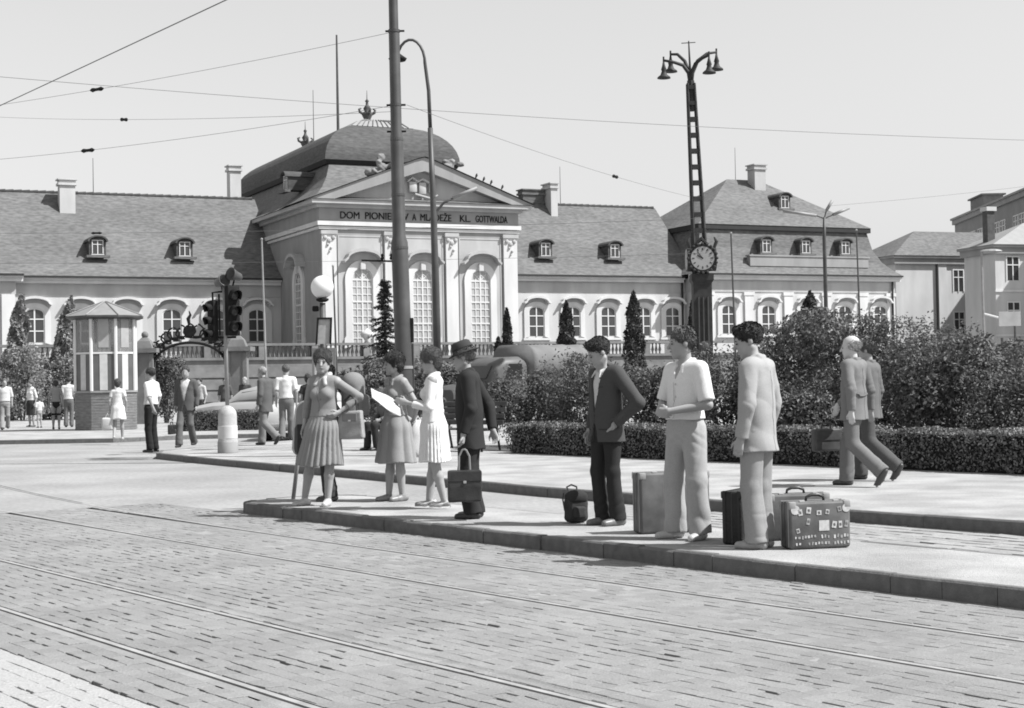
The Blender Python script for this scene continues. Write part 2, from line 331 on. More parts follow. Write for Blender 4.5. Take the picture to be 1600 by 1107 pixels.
# --- hall window
def hall_window():
    hw, h = .80, 4.75
    op = [(-hw, 0, 0)]+arc(0, hw, h, .85, 14)+[(hw, 0, 0)]
    a2 = [(-hw+.08, 0, .08)]+arc(0, hw-.08, h, .77, 14)+[(hw-.08, 0, .08)]
    fr = band(op, a2, -.06, 0)
    for x in (-.4, -.0, .4): fr.box(x-.03 if x else -.055, x+.03 if x else .055, -.07, -.005, .05, h+.1 if x else h+.75)
    for k in range(1, 10): z = k*h/9; fr.box(-hw+.05, hw-.05, -.066 if k not in (3, 6) else -.08, -.004, z-(.03 if k % 3 else .055), z+(.03 if k % 3 else .055))
    for t in (.25, .5, .75): fr.obox((math.cos(PI*t)*.42, -.035, h+.05+math.sin(PI*t)*.40), (.05, .05, .8), Matrix.Rotation(PI/2-PI*t, 3, 'Y'))
    fr.tube([(x*.5, -.035, z) for x, _, z in [(p[0], 0, h+(p[2]-h)*.5) for p in arc(0, hw, h, .85, 10)]], .03, 5)
    win = ob('hall_window', fr, framew, PAL)
    ou = [(-hw-.62, 0, -.2), (-hw-.62, 0, .5), (-hw-.5, 0, .7), (-hw-.5, 0, 3.9)]+arc(0, hw+.52, h, 1.42, 14)+[(hw+.5, 0, 3.9), (hw+.5, 0, .7), (hw+.62, 0, .5), (hw+.62, 0, -.2)]
    inn = [(-hw, 0, 0), (-hw, 0, .5), (-hw, 0, .7), (-hw, 0, 3.9)]+arc(0, hw, h, .85, 14)+[(hw, 0, 3.9), (hw, 0, .7), (hw, 0, .5), (hw, 0, 0)]
    ob('surround', band(ou, inn, -.16, 0), pw, win)
    ho = [(-1.55, 0, h+1.32)]+[(x, 0, z) for x, _, z in arc(0, 1.25, h+1.62, .62, 10)]+[(1.55, 0, h+1.32)]
    hi = [(-1.5, 0, h+1.18)]+[(x*.97, 0, z) for x, _, z in arc(0, 1.25, h+1.45, .56, 10)]+[(1.5, 0, h+1.18)]
    ob('hood', band(ho, hi, -.75, 0), pgl, win)
    ob('keystone', MB().rbox((0, -.2, h+1.0), (.4, .3, .6), .06), pw, win)
    ob('glass', fill(a2, -.015), glass, win)
    return win
hwn = hall_window(); hwn.location = (14.75, -9.9, 4.35)
for x in (19.43, 24.08): o = ctree(hwn, PAL); o.location = (x, -9.9, 4.35)
for y in (-4.8, ): o = ctree(hwn, PAL); o.location = (11.66, y, 4.35); o.rotation_euler[2] = -PI/2
# --- walls
def wall(name, mb, m): return ob(name, mb, m, PAL)
wall('wall', MB().box(-8.3, 11.7, 0, 14, 0, 9.5), pwing)                       # left wing
wall('frieze', MB().box(-8.3, 11.66, -.05, 0.5, 8.35, 9.3), pgl)
wall('wall', MB().box(27.2, 48.0, 0, 14, 0, 9.9), pwing)                       # right wing
wall('frieze', MB().box(27.2, 47.9, -.05, .5, 8.95, 9.8), pgl)
wall('wall', MB().box(47.9, 69.0, -1.8, 14.5, 0, 10.2), pwing)                 # end pavilions
wall('frieze', MB().box(47.86, 69.05, -1.86, 1, 9.0, 9.95), pgl)
wall('wall', MB().box(-30, -8.3, -1.8, 14.5, 0, 9.5), pwing)
wall('frieze', MB().box(-30, -8.26, -1.86, 1, 8.35, 9.3), pgl)
for x in (49.1, 53.2, 57.3, 61.4, 65.4, 68.5): wall('pilaster', MB().box(x-.45, x+.45, -1.95, -1.8, 3.5, 9.0).box(x-.55, x+.55, -2.0, -1.8, 8.7, 9.0), pw)
for x in (-8.8, -13.2): wall('pilaster', MB().box(x-.45, x+.45, -1.95, -1.8, 3.5, 8.35), pw)
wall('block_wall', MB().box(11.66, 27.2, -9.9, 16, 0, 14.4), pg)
for x0, x1 in ((11.72, 12.8), (16.5, 17.45), (21.3, 22.25), (26.0, 27.12)):
    p = wall('pilaster', MB().box(x0, x1, -10.1, -9.9, 3.2, 12.6).box(x0-.06, x1+.06, -10.18, -9.9, 3.2, 4.0), pw)
    c = (x0+x1)/2; cap = MB().box(x0-.08, x1+.08, -10.2, -9.9, 12.35, 12.62)
    for dx, z, r in ((-.3, 12.1, .16), (.3, 12.1, .16), (0, 11.9, .18), (-.12, 11.6, .11), (.12, 11.35, .10), (0, 11.1, .07)): cap.ball((c+dx, -10.14, z), (r, .1, r), 8, 5)
    ob('capital', cap, pgl, p)
for x0, x1 in ((12.95, 16.35), (17.6, 21.15), (22.4, 25.85)):                   # raised wall fields
    wall('wall_panel', band([(x0, 0, 4.2), (x0, 0, 12.3), (x1, 0, 12.3), (x1, 0, 4.2)], [(x0+.1, 0, 4.3), (x0+.1, 0, 12.2), (x1-.1, 0, 12.2), (x1-.1, 0, 4.3)], -9.96, -9.9), pgl)
    wall('wall_panel', fill([(x0+.1, 0, 4.3), (x0+.1, 0, 12.2), (x1-.1, 0, 12.2), (x1-.1, 0, 4.3)], -9.925), pgl)
def frame_box(x0, x1, y0, y1, z0, z1, o): return MB().box(x0-o, x1+o, y0-o, y1, z0, z1)
wall('architrave', frame_box(11.66, 27.2, -9.9, 16, 12.72, 12.92, .14), pw); wall('architrave', frame_box(11.66, 27.2, -9.9, 16, 12.98, 13.28, .26), pw)
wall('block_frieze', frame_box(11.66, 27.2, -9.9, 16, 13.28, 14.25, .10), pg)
wall('cornice', frame_box(11.66, 27.2, -9.9, 16, 14.25, 14.5, .35), pgl); wall('cornice', frame_box(11.66, 27.2, -9.9, 16, 14.5, 14.78, .85), pgl)
# lettering on the frieze
def text(body, size, parent, loc, rot, mat, ext=.03, align='LEFT', name='lettering'):
    cu = bpy.data.curves.new(name, 'FONT'); cu.body = body; cu.size = size; cu.extrude = ext;  cu.align_x = align
    t = bpy.data.objects.new(name, cu); me = bpy.data.meshes.new_from_object(t); bpy.data.objects.remove(t); bpy.data.curves.remove(cu)
    me.materials.append(mat); o = bpy.data.objects.new(name, me); C.objects.link(o); o.parent = parent; o.location = loc; o.rotation_euler = rot; return o
for body, x0, x1 in (('DOM', 13.1, 14.55), ('PIONIEROV', 15.0, 18.35), ('A', 18.7, 19.0), ('MLADEŽE', 19.3, 21.75), ('KL.', 22.45, 23.3), ('GOTTWALDA', 23.75, 26.35)):
    t = text(body, .72, PAL, (x0, -10.03, 13.5), (PI/2, 0, 0), iron)
    xs = [q.co.x for q in t.data.vertices]; t.scale = ((x1-x0)/max(.1, max(xs)-min(xs)), 1, 1)
# plain string courses and eaves
def eave(x0, x1, y, z): 
    wall('eaves_cornice', MB().box(x0, x1, y-.35, y+.2, z-.45, z-.2).box(x0-.001, x1+.001, y-.55, y+.2, z-.2, z-.02), pw)
    wall('gutter', MB().box(x0, x1, y-.72, y-.5, z-.06, z+.07), gutter)
eave(-8.3, 11.6, 0, 9.72); eave(27.25, 47.6, 0, 10.3); eave(47.3, 69.5, -1.8, 10.5); eave(-30, -7.8, -1.8, 9.72)
# --- roofs
def slope(mb, prof, x0, x1):
    """gable roof from a front profile [(y, z)] mirrored on the last point"""
    V = []
    for y, z in prof: V += [(x0, y, z), (x1, y, z)]
    return mb.add(V, [(2*k, 2*k+1, 2*k+3, 2*k+2) for k in range(len(prof)-1)])
def wing_roof(x0, x1, ze, zr):
    pr = [(-.65, ze), (.5, ze+.75), (1.6, ze+1.75), (6.8, zr), (12, ze+1.75), (14.6, ze)]
    r = ob('roof', slope(MB(), pr, x0, x1), slate, PAL)
    rd = MB()
    for k in range(int((x1-x0)/.6)): rd.tube([(x0+k*.6, 6.8, zr+.02), (x0+k*.6+.63, 6.8, zr+.05)], [.10, .13], 6)
    ob('ridge_tiles', rd, slated, r, kind='stuff'); return r
rl = wing_roof(-18, 11.65, 9.76, 16.7); rr = wing_roof(27.2, 49, 10.34, 17.1)
def mansard(x0, x1, ze, xb0, xb1, zb, yb, ridge, zr, m=slate):
    ye0, ye1 = -2.5, 15
    def ring(t, z): return rect(x0+(xb0-x0)*t, x1+(xb1-x1)*t, ye0+(yb-ye0)*t, ye1+(12.2-ye1)*t, z)
    lo = ob('roof', MB().loft([ring(0, ze), ring(.30, ze+.6), ring(.58, ze+1.35), ring(.82, ze+2.5), ring(1, zb)], (False, True)), m, PAL)
    o = .35
    up = MB().loft([rect(xb0-o, xb1+o, yb-o, 12.2+o, zb-.42), rect(xb0-o, xb1+o, yb-o, 12.2+o, zb-.02)], (True, True)); ob('roof_break', up, gutter, lo)
    rid = [(ridge[0], 6.5, zr), (ridge[1], 6.5, zr)]
    V = rect(xb0-o-.05, xb1+o+.05, yb-o-.05, 12.2+o+.05, zb)+rid
    ob('upper_roof', MB().add(V, [(0, 1, 5, 4), (1, 2, 5), (2, 3, 4, 5), (3, 0, 4)]), m, lo)
    return lo
pr = mansard(47.3, 69.6, 10.5, 49.4, 67.1, 15.0, -.2, (56.6, 60.0), 20.0)
mansard(-30.5, -7.7, 9.75, -25, -16.0, 14.2, -.2, (-20.5, -17.5), 17.0)
ob('parapet_box', MB().box(53.5, 66.2, -1.75, -1.2, 11.3, 12.15).box(53.4, 66.3, -1.82, -1.15, 12.15, 12.28), pg, PAL)
ob('downpipe', MB().tube([(68.6, -2.05, 10.1), (68.6, -2.05, 3)], .09, 6), gutter, PAL); ob('downpipe', MB().tube([(47.5, -.2, 10.1), (47.5, -.2, 3)], .10, 6), gutter, PAL)
# centre block: skirt roof, dome-like upper roof, zinc cap
def ins(t, z, A=(10.75, 28.1, -10.85, 24), B=(14.45, 24.4, -4.0, 21)): return rect(*[A[i]+(B[i]-A[i])*t for i in range(4)], z)
ob('skirt_roof', MB().loft([ins(0, 14.80), ins(.28, 15.35), ins(.55, 16.1), ins(.8, 17.1), ins(1, 18.5)], (False, True)), slate, PAL)
DE = (14.1, 24.75, -4.35, 21.3)
ob('dome_eave', MB().loft([rect(*DE, 18.25), rect(DE[0]-.2, DE[1]+.2, DE[2]-.2, DE[3]+.2, 18.55)]), gutter, PAL)
TOP = (18.2, 20.6, -1.3, 18.0)
rings = []
for t in np.linspace(0, 1, 9):
    th = t*PI/2*.86; k = math.sin(th)/math.sin(PI/2*.86); u = (1-math.cos(th))/(1-math.cos(PI/2*.86))
    z = 18.56+(21.55-18.56)*k; f = .72*u
    rings.append(rect(DE[0]-.2+(TOP[0]-DE[0])*f, DE[1]+.2+(TOP[1]-DE[1])*f, DE[2]-.2+(TOP[2]-DE[2])*f, DE[3]+.2+(TOP[3]-DE[3])*f, z))
dome = ob('dome', MB().loft(rings, (False, True)), slated, PAL)
r0 = rings[-1]; rt = rect(*TOP, 22.25); rmid = [tuple(a*.5+b*.5 for a, b in zip(p, q)) for p, q in zip(r0, rt)]; rmid = [(x, y, z+.16) for x, y, z in rmid]
capo = ob('dome_cap', MB().loft([[(x, y, z+.03) for x, y, z in r0], rmid, rt], (False, True)), zinc, PAL)
for k in range(1, 12):
    t = k/12; a = Vector(r0[0]).lerp(Vector(r0[1]), t); c = Vector(rt[0]).lerp(Vector(rt[1]), t); b = Vector(rmid[0]).lerp(Vector(rmid[1]), t)
    ob('seam', MB().tube([a+Vector((0, 0, .05)), b+Vector((0, 0, .04)), c+Vector((0, 0, .03))], .05, 4), slate, capo)
# finials
def finial(y, z):
    f = MB().lathe([(.35, 0), (.38, .15), (.22, .3), (.2, .45), (.42, .9), (.45, 1.1), (.2, 1.2), (.32, 1.45), (.12, 1.75), (.1, 1.95), (.17, 2.05), (.04, 2.2), (.02, 2.9)], 12)
    for s in (-1, 1): f.tube([(s*.38, 0, 1.0), (s*.62, 0, 1.15), (s*.68, 0, 1.35), (s*.5, 0, 1.45)], [.1, .12, .1, .06], 6)
    f.tube([(0, -.38, 1.0), (0, -.62, 1.15), (0, -.66, 1.35), (0, -.5, 1.45)], [.1, .12, .1, .06], 6)
    ob('finial', f, M('finial_copper', .07, .6, .3, 3), PAL, (19.4, y, z), smooth=True)
finial(1.2, 22.15); finial(17.4, 22.2)
# pediment
zb, zt = 14.8, 17.75; xm = 19.43
def raking(y0, y1, th, dx=0.0):
    L, Rr = 10.75, 28.15
    return band([(L-.1, 0, zb), (xm-.6, 0, zt+.15), (xm, 0, zt+.3), (xm+.6, 0, zt+.15), (Rr+.1, 0, zb)], [(L+1.7, 0, zb), (xm-.6, 0, zt-.85), (xm, 0, zt-.7), (xm+.6, 0, zt-.85), (Rr-1.7, 0, zb)], y0, y1)
ob('pediment_cornice', raking(-10.8, -9.6, 1), pg, PAL)
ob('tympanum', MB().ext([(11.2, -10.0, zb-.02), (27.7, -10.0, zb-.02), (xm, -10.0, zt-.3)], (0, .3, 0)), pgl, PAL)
ob('gable_roof', MB().add([(10.55, -10.95, zb+.02), (xm-.6, -10.95, zt+.2), (xm, -10.95, zt+.36), (xm+.6, -10.95, zt+.2), (28.35, -10.95, zb+.02), (10.55, -2.5, zb+.02), (xm-.6, -2.5, zt+.2), (xm, -2.5, zt+.36), (xm+.6, -2.5, zt+.2), (28.35, -2.5, zb+.02)], [(0, 1, 6, 5), (1, 2, 7, 6), (2, 3, 8, 7), (3, 4, 9, 8)]), slated, PAL)
em = MB().rbox((18.1, -10.2, 16.0), (1.0, .25, 1.0), .1).rbox((19.3, -10.2, 15.9), (.9, .25, 1.1), .1).rbox((20.5, -10.2, 15.95), (.8, .25, .9), .1)
em.tube([(17.4, -10.25, 16.5), (18.0, -10.3, 16.85), (18.7, -10.3, 16.5), (19.3, -10.3, 16.75), (20.2, -10.3, 16.4), (20.9, -10.25, 16.6)], .12, 6); em.tube([(18.3, -10.3, 15.35), (20.2, -10.3, 15.0)], .1, 6).tube([(20.4, -10.3, 15.0), (21.2, -10.3, 15.3)], .08, 6)
em.v = [(19.45+(x-19.3)*.62, y, 15.85+(z-15.9)*.8) for x, y, z in em.v]; ob('coat_of_arms', em, pgl, PAL, smooth='auto')
# --- dormers: origin at the window sill centre
def dormer(w=.62, h=1.15, depth=2.4):
    body = MB(); prof = [(-w, 0, -.1)]+arc(0, w, h-.25, .38, 8)+[(w, 0, -.1)]
    body.ext([(x, 0, z) for x, _, z in prof], (0, depth, 0)); d = ob('dormer', body, slated, PAL)
    roof = [(x*1.22, 0, z) for x, _, z in arc(0, w, h-.22, .46, 8)]; inn = [(x*1.02, 0, z) for x, _, z in arc(0, w, h-.24, .38, 8)]
    ob('dormer_hood', band(roof, inn, -.28, depth), slated, d)
    fr = band([(-.42, 0, 0), (-.42, 0, h-.1), (.42, 0, h-.1), (.42, 0, 0)], [(-.36, 0, .06), (-.36, 0, h-.16), (.36, 0, h-.16), (.36, 0, .06)], -.07, -.0); fr.box(-.035, .035, -.075, -.003, 0, h-.12).box(-.4, .4, -.07, -.004, h*.6, h*.6+.05).box(-.46, .46, -.07, 0, -.06, .0)
    f = ob('dormer_frame', fr, framew, d); ob('dormer_pane', MB().box(-.38, .38, -.02, -.005, .02, h-.14), glass, d)
    ob('dormer_sill', MB().box(-.85, .85, -.35, .1, -.28, -.1), slate, d); return d
d0 = dormer(); d0.location = (-2.0, 1.05, 11.55)
for x, y, z in ((4.5, 1.05, 11.55), (35.0, 1.05, 12.1), (41.6, 1.05, 12.1), (55.5, -1.3, 12.6), (59.7, -1.3, 12.6), (64.0, -1.3, 12.6), (-13.4, -1.2, 11.9)): o = ctree(d0, PAL); o.location = (x, y, z)
o = ctree(d0, PAL); o.location = (59.9, 2.1, 17.0)
o = ctree(d0, PAL); o.location = (11.9, -1.0, 16.6); o.rotation_euler[2] = -PI/2
# --- chimneys and roof masts
def chimney(x, y, z0, z1, wx, wy, m=pwing):
    c = ob('chimney', MB().box(x-wx, x+wx, y-wy, y+wy, z0, z1-.5), m, PAL)
    ob('chimney_cap', MB().box(x-wx-.12, x+wx+.12, y-wy-.12, y+wy+.12, z1-.5, z1-.32).box(x-wx-.03, x+wx+.03, y-wy-.03, y+wy+.03, z1-.32, z1-.1).box(x-wx-.15, x+wx+.15, y-wy-.15, y+wy+.15, z1-.1, z1), m, c)
chimney(-3.45, 5.5, 14.5, 17.6, .58, .45); chimney(10.2, 7.7, 15, 19.5, .45, .5); chimney(38.2, 6.4, 14, 18.9, .32, .8); chimney(36.7, 7.2, 14, 18.4, 1.0, .5, slate); chimney(59.2, 5.5, 17, 21.3, .6, .6, pgl)
def mast(x, y, z0, z1, r): ob('roof_mast', MB().tube([(x, y, z0), (x, y, z1)], [r, r*.6], 6), polem, PAL)
mast(19.4, 8.4, 22.5, 31.0, .13); mast(19.4, 15.0, 22.5, 27.5, .04); mast(-1.2, 6.8, 16, 19.5, .035); mast(39.4, 6.8, 17, 20.5, .035); mast(57.6, 6.6, 19, 23, .035)
# --- terrace wall with balustrade in front of the block
TW = emp('terrace_balustrade', (-28.31, 118.0, 0), rad(25), 'stone terrace wall with turned balusters in front of the palace', 'balustrade')
ob('wall', MB().box(-30, 46, -14.6, -14.0, 0, 3.3), stone, TW)
ob('terrace_floor', MB().box(-30, 46, -14.0, -.05, 2.9, 3.1), stone, TW)
for z in (.9, 1.7, 2.5): ob('rustication', MB().box(-30, 46, -14.72, -14.6, z-.35, z+.33), stone, TW)
ob('plinth', MB().box(-30, 46, -14.75, -13.9, 3.3, 3.48), stone, TW); ob('rail', MB().box(-30, 46, -14.7, -13.95, 4.25, 4.42), stone, TW)
bal = MB().lathe([(.09, 0), (.06, .08), (.12, .3), (.06, .55), (.055, .68), (.09, .77)], 8).mesh('baluster', True); bal.materials.append(stone)
k = -9.0
while k < 37:
    if round((k+9)/.31) % 12 == 0: ob('pedestal', MB().box(k-.22, k+.22, -14.68, -13.98, 3.48, 4.26), stone, TW)
    else: ob('baluster', bal, None, TW, (k, -14.33, 3.48))
    k += .31
for x in (13.5, ): ob('vase', MB().lathe([(.25, 0), (.15, .15), (.45, .5), (.5, .65), (.3, .75), (.05, 1.0)], 12), pwing, TW, (x, -14.33, 4.42), smooth=True)
# ------------------------------------------------------------------ figures: signed distances + surface nets, so each body is one continuous skin
def smin(a, b, k):
    h = np.clip(.5+.5*(b-a)/k, 0, 1); return b+(a-b)*h-k*h*(1-h)
def rcone(p, a, b, ra, rb, sy=1.0):
    a = np.array(a, np.float32); b = np.array(b, np.float32)
    if sy != 1.0: s = np.array([1, 1/sy, 1], np.float32); p = p*s; a = a*s; b = b*s
    ab = b-a; t = np.clip(((p-a)@ab)/max(1e-9, float(ab@ab)), 0, 1); q = p-a-t[:, None]*ab
    return (np.sqrt((q*q).sum(1))-(ra+(rb-ra)*t))*(min(1.0, sy) if sy != 1 else 1)
def ellip(p, c, r):
    r = np.array(r, np.float32); q = p-np.array(c, np.float32); k0 = np.sqrt(((q/r)**2).sum(1)); k1 = np.sqrt(((q/(r*r))**2).sum(1))+1e-9
    return k0*(k0-1)/k1
def rboxd(p, c, h, r, rot=None):
    q = p-np.array(c, np.float32)
    if rot is not None: q = q@np.array(rot, np.float32)
    q = np.abs(q)-(np.array(h, np.float32)-r)
    return np.sqrt((np.maximum(q, 0)**2).sum(1))+np.minimum(q.max(1), 0)-r
def nets(f, lo, hi, h):
    lo = np.array(lo, float); B = 6; nb = np.ceil((np.array(hi)-lo)/(h*B)).astype(int); n = nb*B
    ctr = (np.stack(np.meshgrid(*[np.arange(k) for k in nb], indexing='ij'), -1).reshape(-1, 3)*B+(B-1)/2)*h+lo
    dc = f(ctr.astype(np.float32)); act = np.abs(dc) < h*B*1.05+.012
    vol = np.repeat(np.repeat(np.repeat(dc.reshape(nb), B, 0), B, 1), B, 2).astype(np.float32)
    ai = np.stack(np.unravel_index(np.where(act)[0], nb), -1)*B
    off = np.stack(np.meshgrid(*[np.arange(B)]*3, indexing='ij'), -1).reshape(-1, 3)
    idx = (ai[:, None]+off[None]).reshape(-1, 3)
    vol[idx[:, 0], idx[:, 1], idx[:, 2]] = f((idx*h+lo).astype(np.float32))
    s = vol < 0; cs = s[:-1, :-1, :-1].astype(np.int8); cnt = np.zeros_like(cs)
    corners = [(i, j, k) for i in (0, 1) for j in (0, 1) for k in (0, 1)]
    for i, j, k in corners: cnt += s[i:n[0]-1+i, j:n[1]-1+j, k:n[2]-1+k]
    cell = (cnt > 0) & (cnt < 8); ci = np.argwhere(cell); vid = np.full(cell.shape, -1, np.int32); vid[cell] = np.arange(len(ci))
    acc = np.zeros((len(ci), 3)); num = np.zeros(len(ci))
    for c0 in corners:
        for ax in range(3):
            if c0[ax]: continue
            c1 = list(c0); c1[ax] = 1
            a = vol[ci[:, 0]+c0[0], ci[:, 1]+c0[1], ci[:, 2]+c0[2]]; b = vol[ci[:, 0]+c1[0], ci[:, 1]+c1[1], ci[:, 2]+c1[2]]
            m = (a < 0) != (b < 0); t = np.where(m, a/np.where(m, a-b, 1), 0); pt = np.tile(np.array(c0, float), (len(ci), 1)); pt[:, ax] += t
            acc += pt*m[:, None]; num += m
    V = (ci+acc/num[:, None])*h+lo; Q = []
    for ax in range(3):
        sl0 = [slice(None)]*3; sl1 = [slice(None)]*3; sl0[ax] = slice(0, -1); sl1[ax] = slice(1, None)
        d = s[tuple(sl0)].astype(np.int8)-s[tuple(sl1)].astype(np.int8); e = np.argwhere(d != 0); sg = d[e[:, 0], e[:, 1], e[:, 2]]
        u, v = [(1, 2), (2, 0), (0, 1)][ax]
        ok = (e[:, u] > 0) & (e[:, v] > 0) & (e[:, u] < n[u]-1) & (e[:, v] < n[v]-1) & (e[:, ax] < n[ax]-1); e, sg = e[ok], sg[ok]
        def g(du, dv): w_ = e.copy(); w_[:, u] -= du; w_[:, v] -= dv; return vid[w_[:, 0], w_[:, 1], w_[:, 2]]
        q = np.stack([g(1, 1), g(0, 1), g(0, 0), g(1, 0)], 1); q[sg < 0] = q[sg < 0][:, ::-1]; Q.append(q[(q >= 0).all(1)])
    return V, np.concatenate(Q)
def folds(p, amp, seed, fz=1.0):
    r = np.random.default_rng(seed); d = 0
    wv = p+.04*np.sin(p[:, [1, 2, 0]]*9+seed)
    for k in range(6):
        v = r.normal(0, 1, 3); v[2] = v[2]*fz; v = v/np.linalg.norm(v)*r.uniform(12, 36)
        ph = wv@v.astype(np.float32)+r.uniform(0, 6.3)+1.6*np.sin(p@r.normal(0, 7, 3).astype(np.float32)); m = .5+.5*np.sin(p@r.normal(0, 8, 3).astype(np.float32)+k)
        d = d+(.62-np.abs(np.sin(ph*.5)))*m*r.uniform(.5, 1)*(2 if k % 3 == 0 else -2)
    return amp*d/2.0
def drag(p, c, ax, amp, w_, seed, fr=62.0):
    """creases across a limb, gathered round one joint"""
    ax = np.array(ax, float); ax = ax/np.linalg.norm(ax); q = p-np.array(c, np.float32); r = np.random.default_rng(seed); s1, s2 = r.normal(0, 14, (2, 3)).astype(np.float32)
    t = q@ax.astype(np.float32)*fr; g = np.exp(-(q*q).sum(1)/(w_*w_))
    return amp*g*(.6-np.abs(np.sin(t*.5+1.2*np.sin(q@s1)+q@s2*.5)))
DEF = dict(pel=(0, 0, .95), waist=(0, 0, 1.08), ch=(0, 0, 1.29), nk=(0, -.015, 1.47), hd=(0, .025, 1.635),
           shR=(.175, -.012, 1.415), elR=(.235, -.045, 1.13), wrR=(.235, .02, .885), shL=(-.175, -.012, 1.415), elL=(-.235, -.045, 1.13), wrL=(-.235, .02, .885),
           hipR=(.088, 0, .92), knR=(.095, .02, .49), anR=(.10, -.03, .085), hipL=(-.088, 0, .92), knL=(-.095, .02, .49), anL=(-.10, -.03, .085),
           toeR=(.03, 1, 0), toeL=(-.03, 1, 0), hR=None, hL=None, nR=(-1, .2, 0), nL=(1, .2, 0), curl=.6)
SKIN = M('skin', .34, .55, .06, 12, spec=.35); SHOE = M('black_shoe', .03, .35, .3, 10, spec=.5)
def cloth(name, v): return M('cloth_'+name, v, .92, .06, 90, .10, 400, .12)
def hairm(v): return M('hair_%d' % int(v*1000), v, .5, .45, 30, 1.0, 140, .4, stretch=(1, 1, .35))
EYE = M('eye_dark', .02, .2); LIP = M('lips', .13, .5)
PEOPLE = []
def person(label, loc, yaw, h=1.74, sex='m', J=None, top='shirt', tt='white', tv=.7, sleeve=1.0, hem=.98, open_v=None, shirt=.65, tie=None, bot='trousers', bv=.1, skirt=None, hair=.04, style='short', shoe=.03, heels=False,
           head=(0, 0), hat=None, bald=False, res=.0085, group=None, lean=0.0, leg_w=1.0, belt=False, fat=1.0, collar_v=None, half_belt=False, barefoot_skin=False):
    D = dict(DEF); D.update(J or {}); f = sex == 'f'
    for k in ('pel', 'waist', 'ch', 'nk', 'hd', 'shR', 'elR', 'wrR', 'shL', 'elL', 'wrL', 'hipR', 'knR', 'anR', 'hipL', 'knL', 'anL'): D[k] = np.array(D[k], float)
    if f:
        for s, sg in (('R', 1), ('L', -1)): D['sh'+s] = D['sh'+s]-np.array((.022*sg, 0, 0))
    cyaw, cp = math.cos(rad(head[0])), math.sin(rad(head[0])); Rh = (Matrix.Rotation(rad(head[0]), 3, 'Z') @ Matrix.Rotation(rad(head[1]), 3, 'X')); Rn = np.array(Rh, np.float32)
    HS = 1.09
    def hq(p): return (p-D['hd'].astype(np.float32))@Rn/HS
    def headd(p):
        q = hq(p); ax = np.abs(q[:, 0:1]); qs = np.concatenate([ax, q[:, 1:]], 1)
        d = smin(ellip(q, (0, -.014, .036), (.074, .094, .086)), ellip(q, (0, .022, -.028), (.060, .072, .086)), .02)
        d = smin(d, rcone(q, (0, .058, -.090), (0, .066, -.094), .026, .022), .02); d = smin(d, rcone(qs, (.035, .03, -.075), (.045, -.01, -.05), .026, .026), .02)
        d = smin(d, rcone(qs, (0, .082, .022), (.036, .074, .020), .011, .010), .012)
        d = smin(d, rcone(q, (0, .090, .008), (0, .112, -.028), .008, .0125), .009)
        d = np.maximum(d, -(ellip(qs, (.033, .104, .000), (.017, .020, .010)))) if res < .015 else d
        d = smin(d, rcone(qs, (0, .092, -.057), (.016, .085, -.057), .008, .006), .008)
        d = np.minimum(d, ellip(qs, (.076, -.014, -.006), (.009, .019, .027)))
        return d
    hands = {}
    for s, sg in (('R', 1), ('L', -1)):
        hd_ = D['h'+s]; hd_ = np.array(hd_, float) if hd_ is not None else D['wr'+s]-D['el'+s]; hd_ = hd_/np.linalg.norm(hd_)
        pn = np.array(D['n'+s], float); pn = pn-hd_*(pn@hd_); pn = pn/np.linalg.norm(pn); sd_ = np.cross(hd_, pn)*sg      # thumb side
        wv = D['wr'+s]; L = []
        L += [(wv+sd_*.012, wv+hd_*.075+sd_*.022, .020, .020), (wv-sd_*.010, wv+hd_*.072-sd_*.020, .019, .018), (wv, wv+hd_*.075, .02, .019)]
        for k, (o_, l1) in enumerate(((.030, .042), (.010, .048), (-.010, .044), (-.028, .034))):
            b0 = wv+hd_*.078+sd_*o_; c_ = D['curl']; d1 = hd_+pn*c_*.6; d1 /= np.linalg.norm(d1); b1 = b0+d1*l1; d2 = hd_+pn*c_*2.2; d2 /= np.linalg.norm(d2); L += [(b0, b1, .0105, .0095), (b1, b1+d2*l1*.8, .0095, .008)]
        t0 = wv+hd_*.022+sd_*.026; td = sd_*.75+hd_*.8+pn*.35; td /= np.linalg.norm(td); t1 = t0+td*.045; td2 = hd_+pn*.4+sd_*.15; td2 /= np.linalg.norm(td2); L += [(t0, t1, .014, .011), (t1, t1+td2*.035, .011, .009)]
        hands[s] = (wv+hd_*.09, L)
    ag = .86 if f else 1.0
    def limbs(p):
        d = None
        for s in 'RL':
            for a, b, ra, rb in ((D['sh'+s], D['el'+s], .050*ag, .040*ag), (D['el'+s], D['wr'+s], .041*ag, .027*ag), (D['hip'+s], D['kn'+s], .083, .056), (D['kn'+s]+(D['an'+s]-D['kn'+s])*.02, D['kn'+s]+(D['an'+s]-D['kn'+s])*.35, .054, .056), (D['kn'+s]+(D['an'+s]-D['kn'+s])*.35, D['an'+s], .056, .036)):
                e = rcone(p, a, b, ra, rb); d = e if d is None else smin(d, e, .02)
        return d
    feet = {}
    for s in 'RL':
        td = np.array(D['toe'+s], float); td = td/np.linalg.norm(td); feet[s] = (D['an'+s], td)
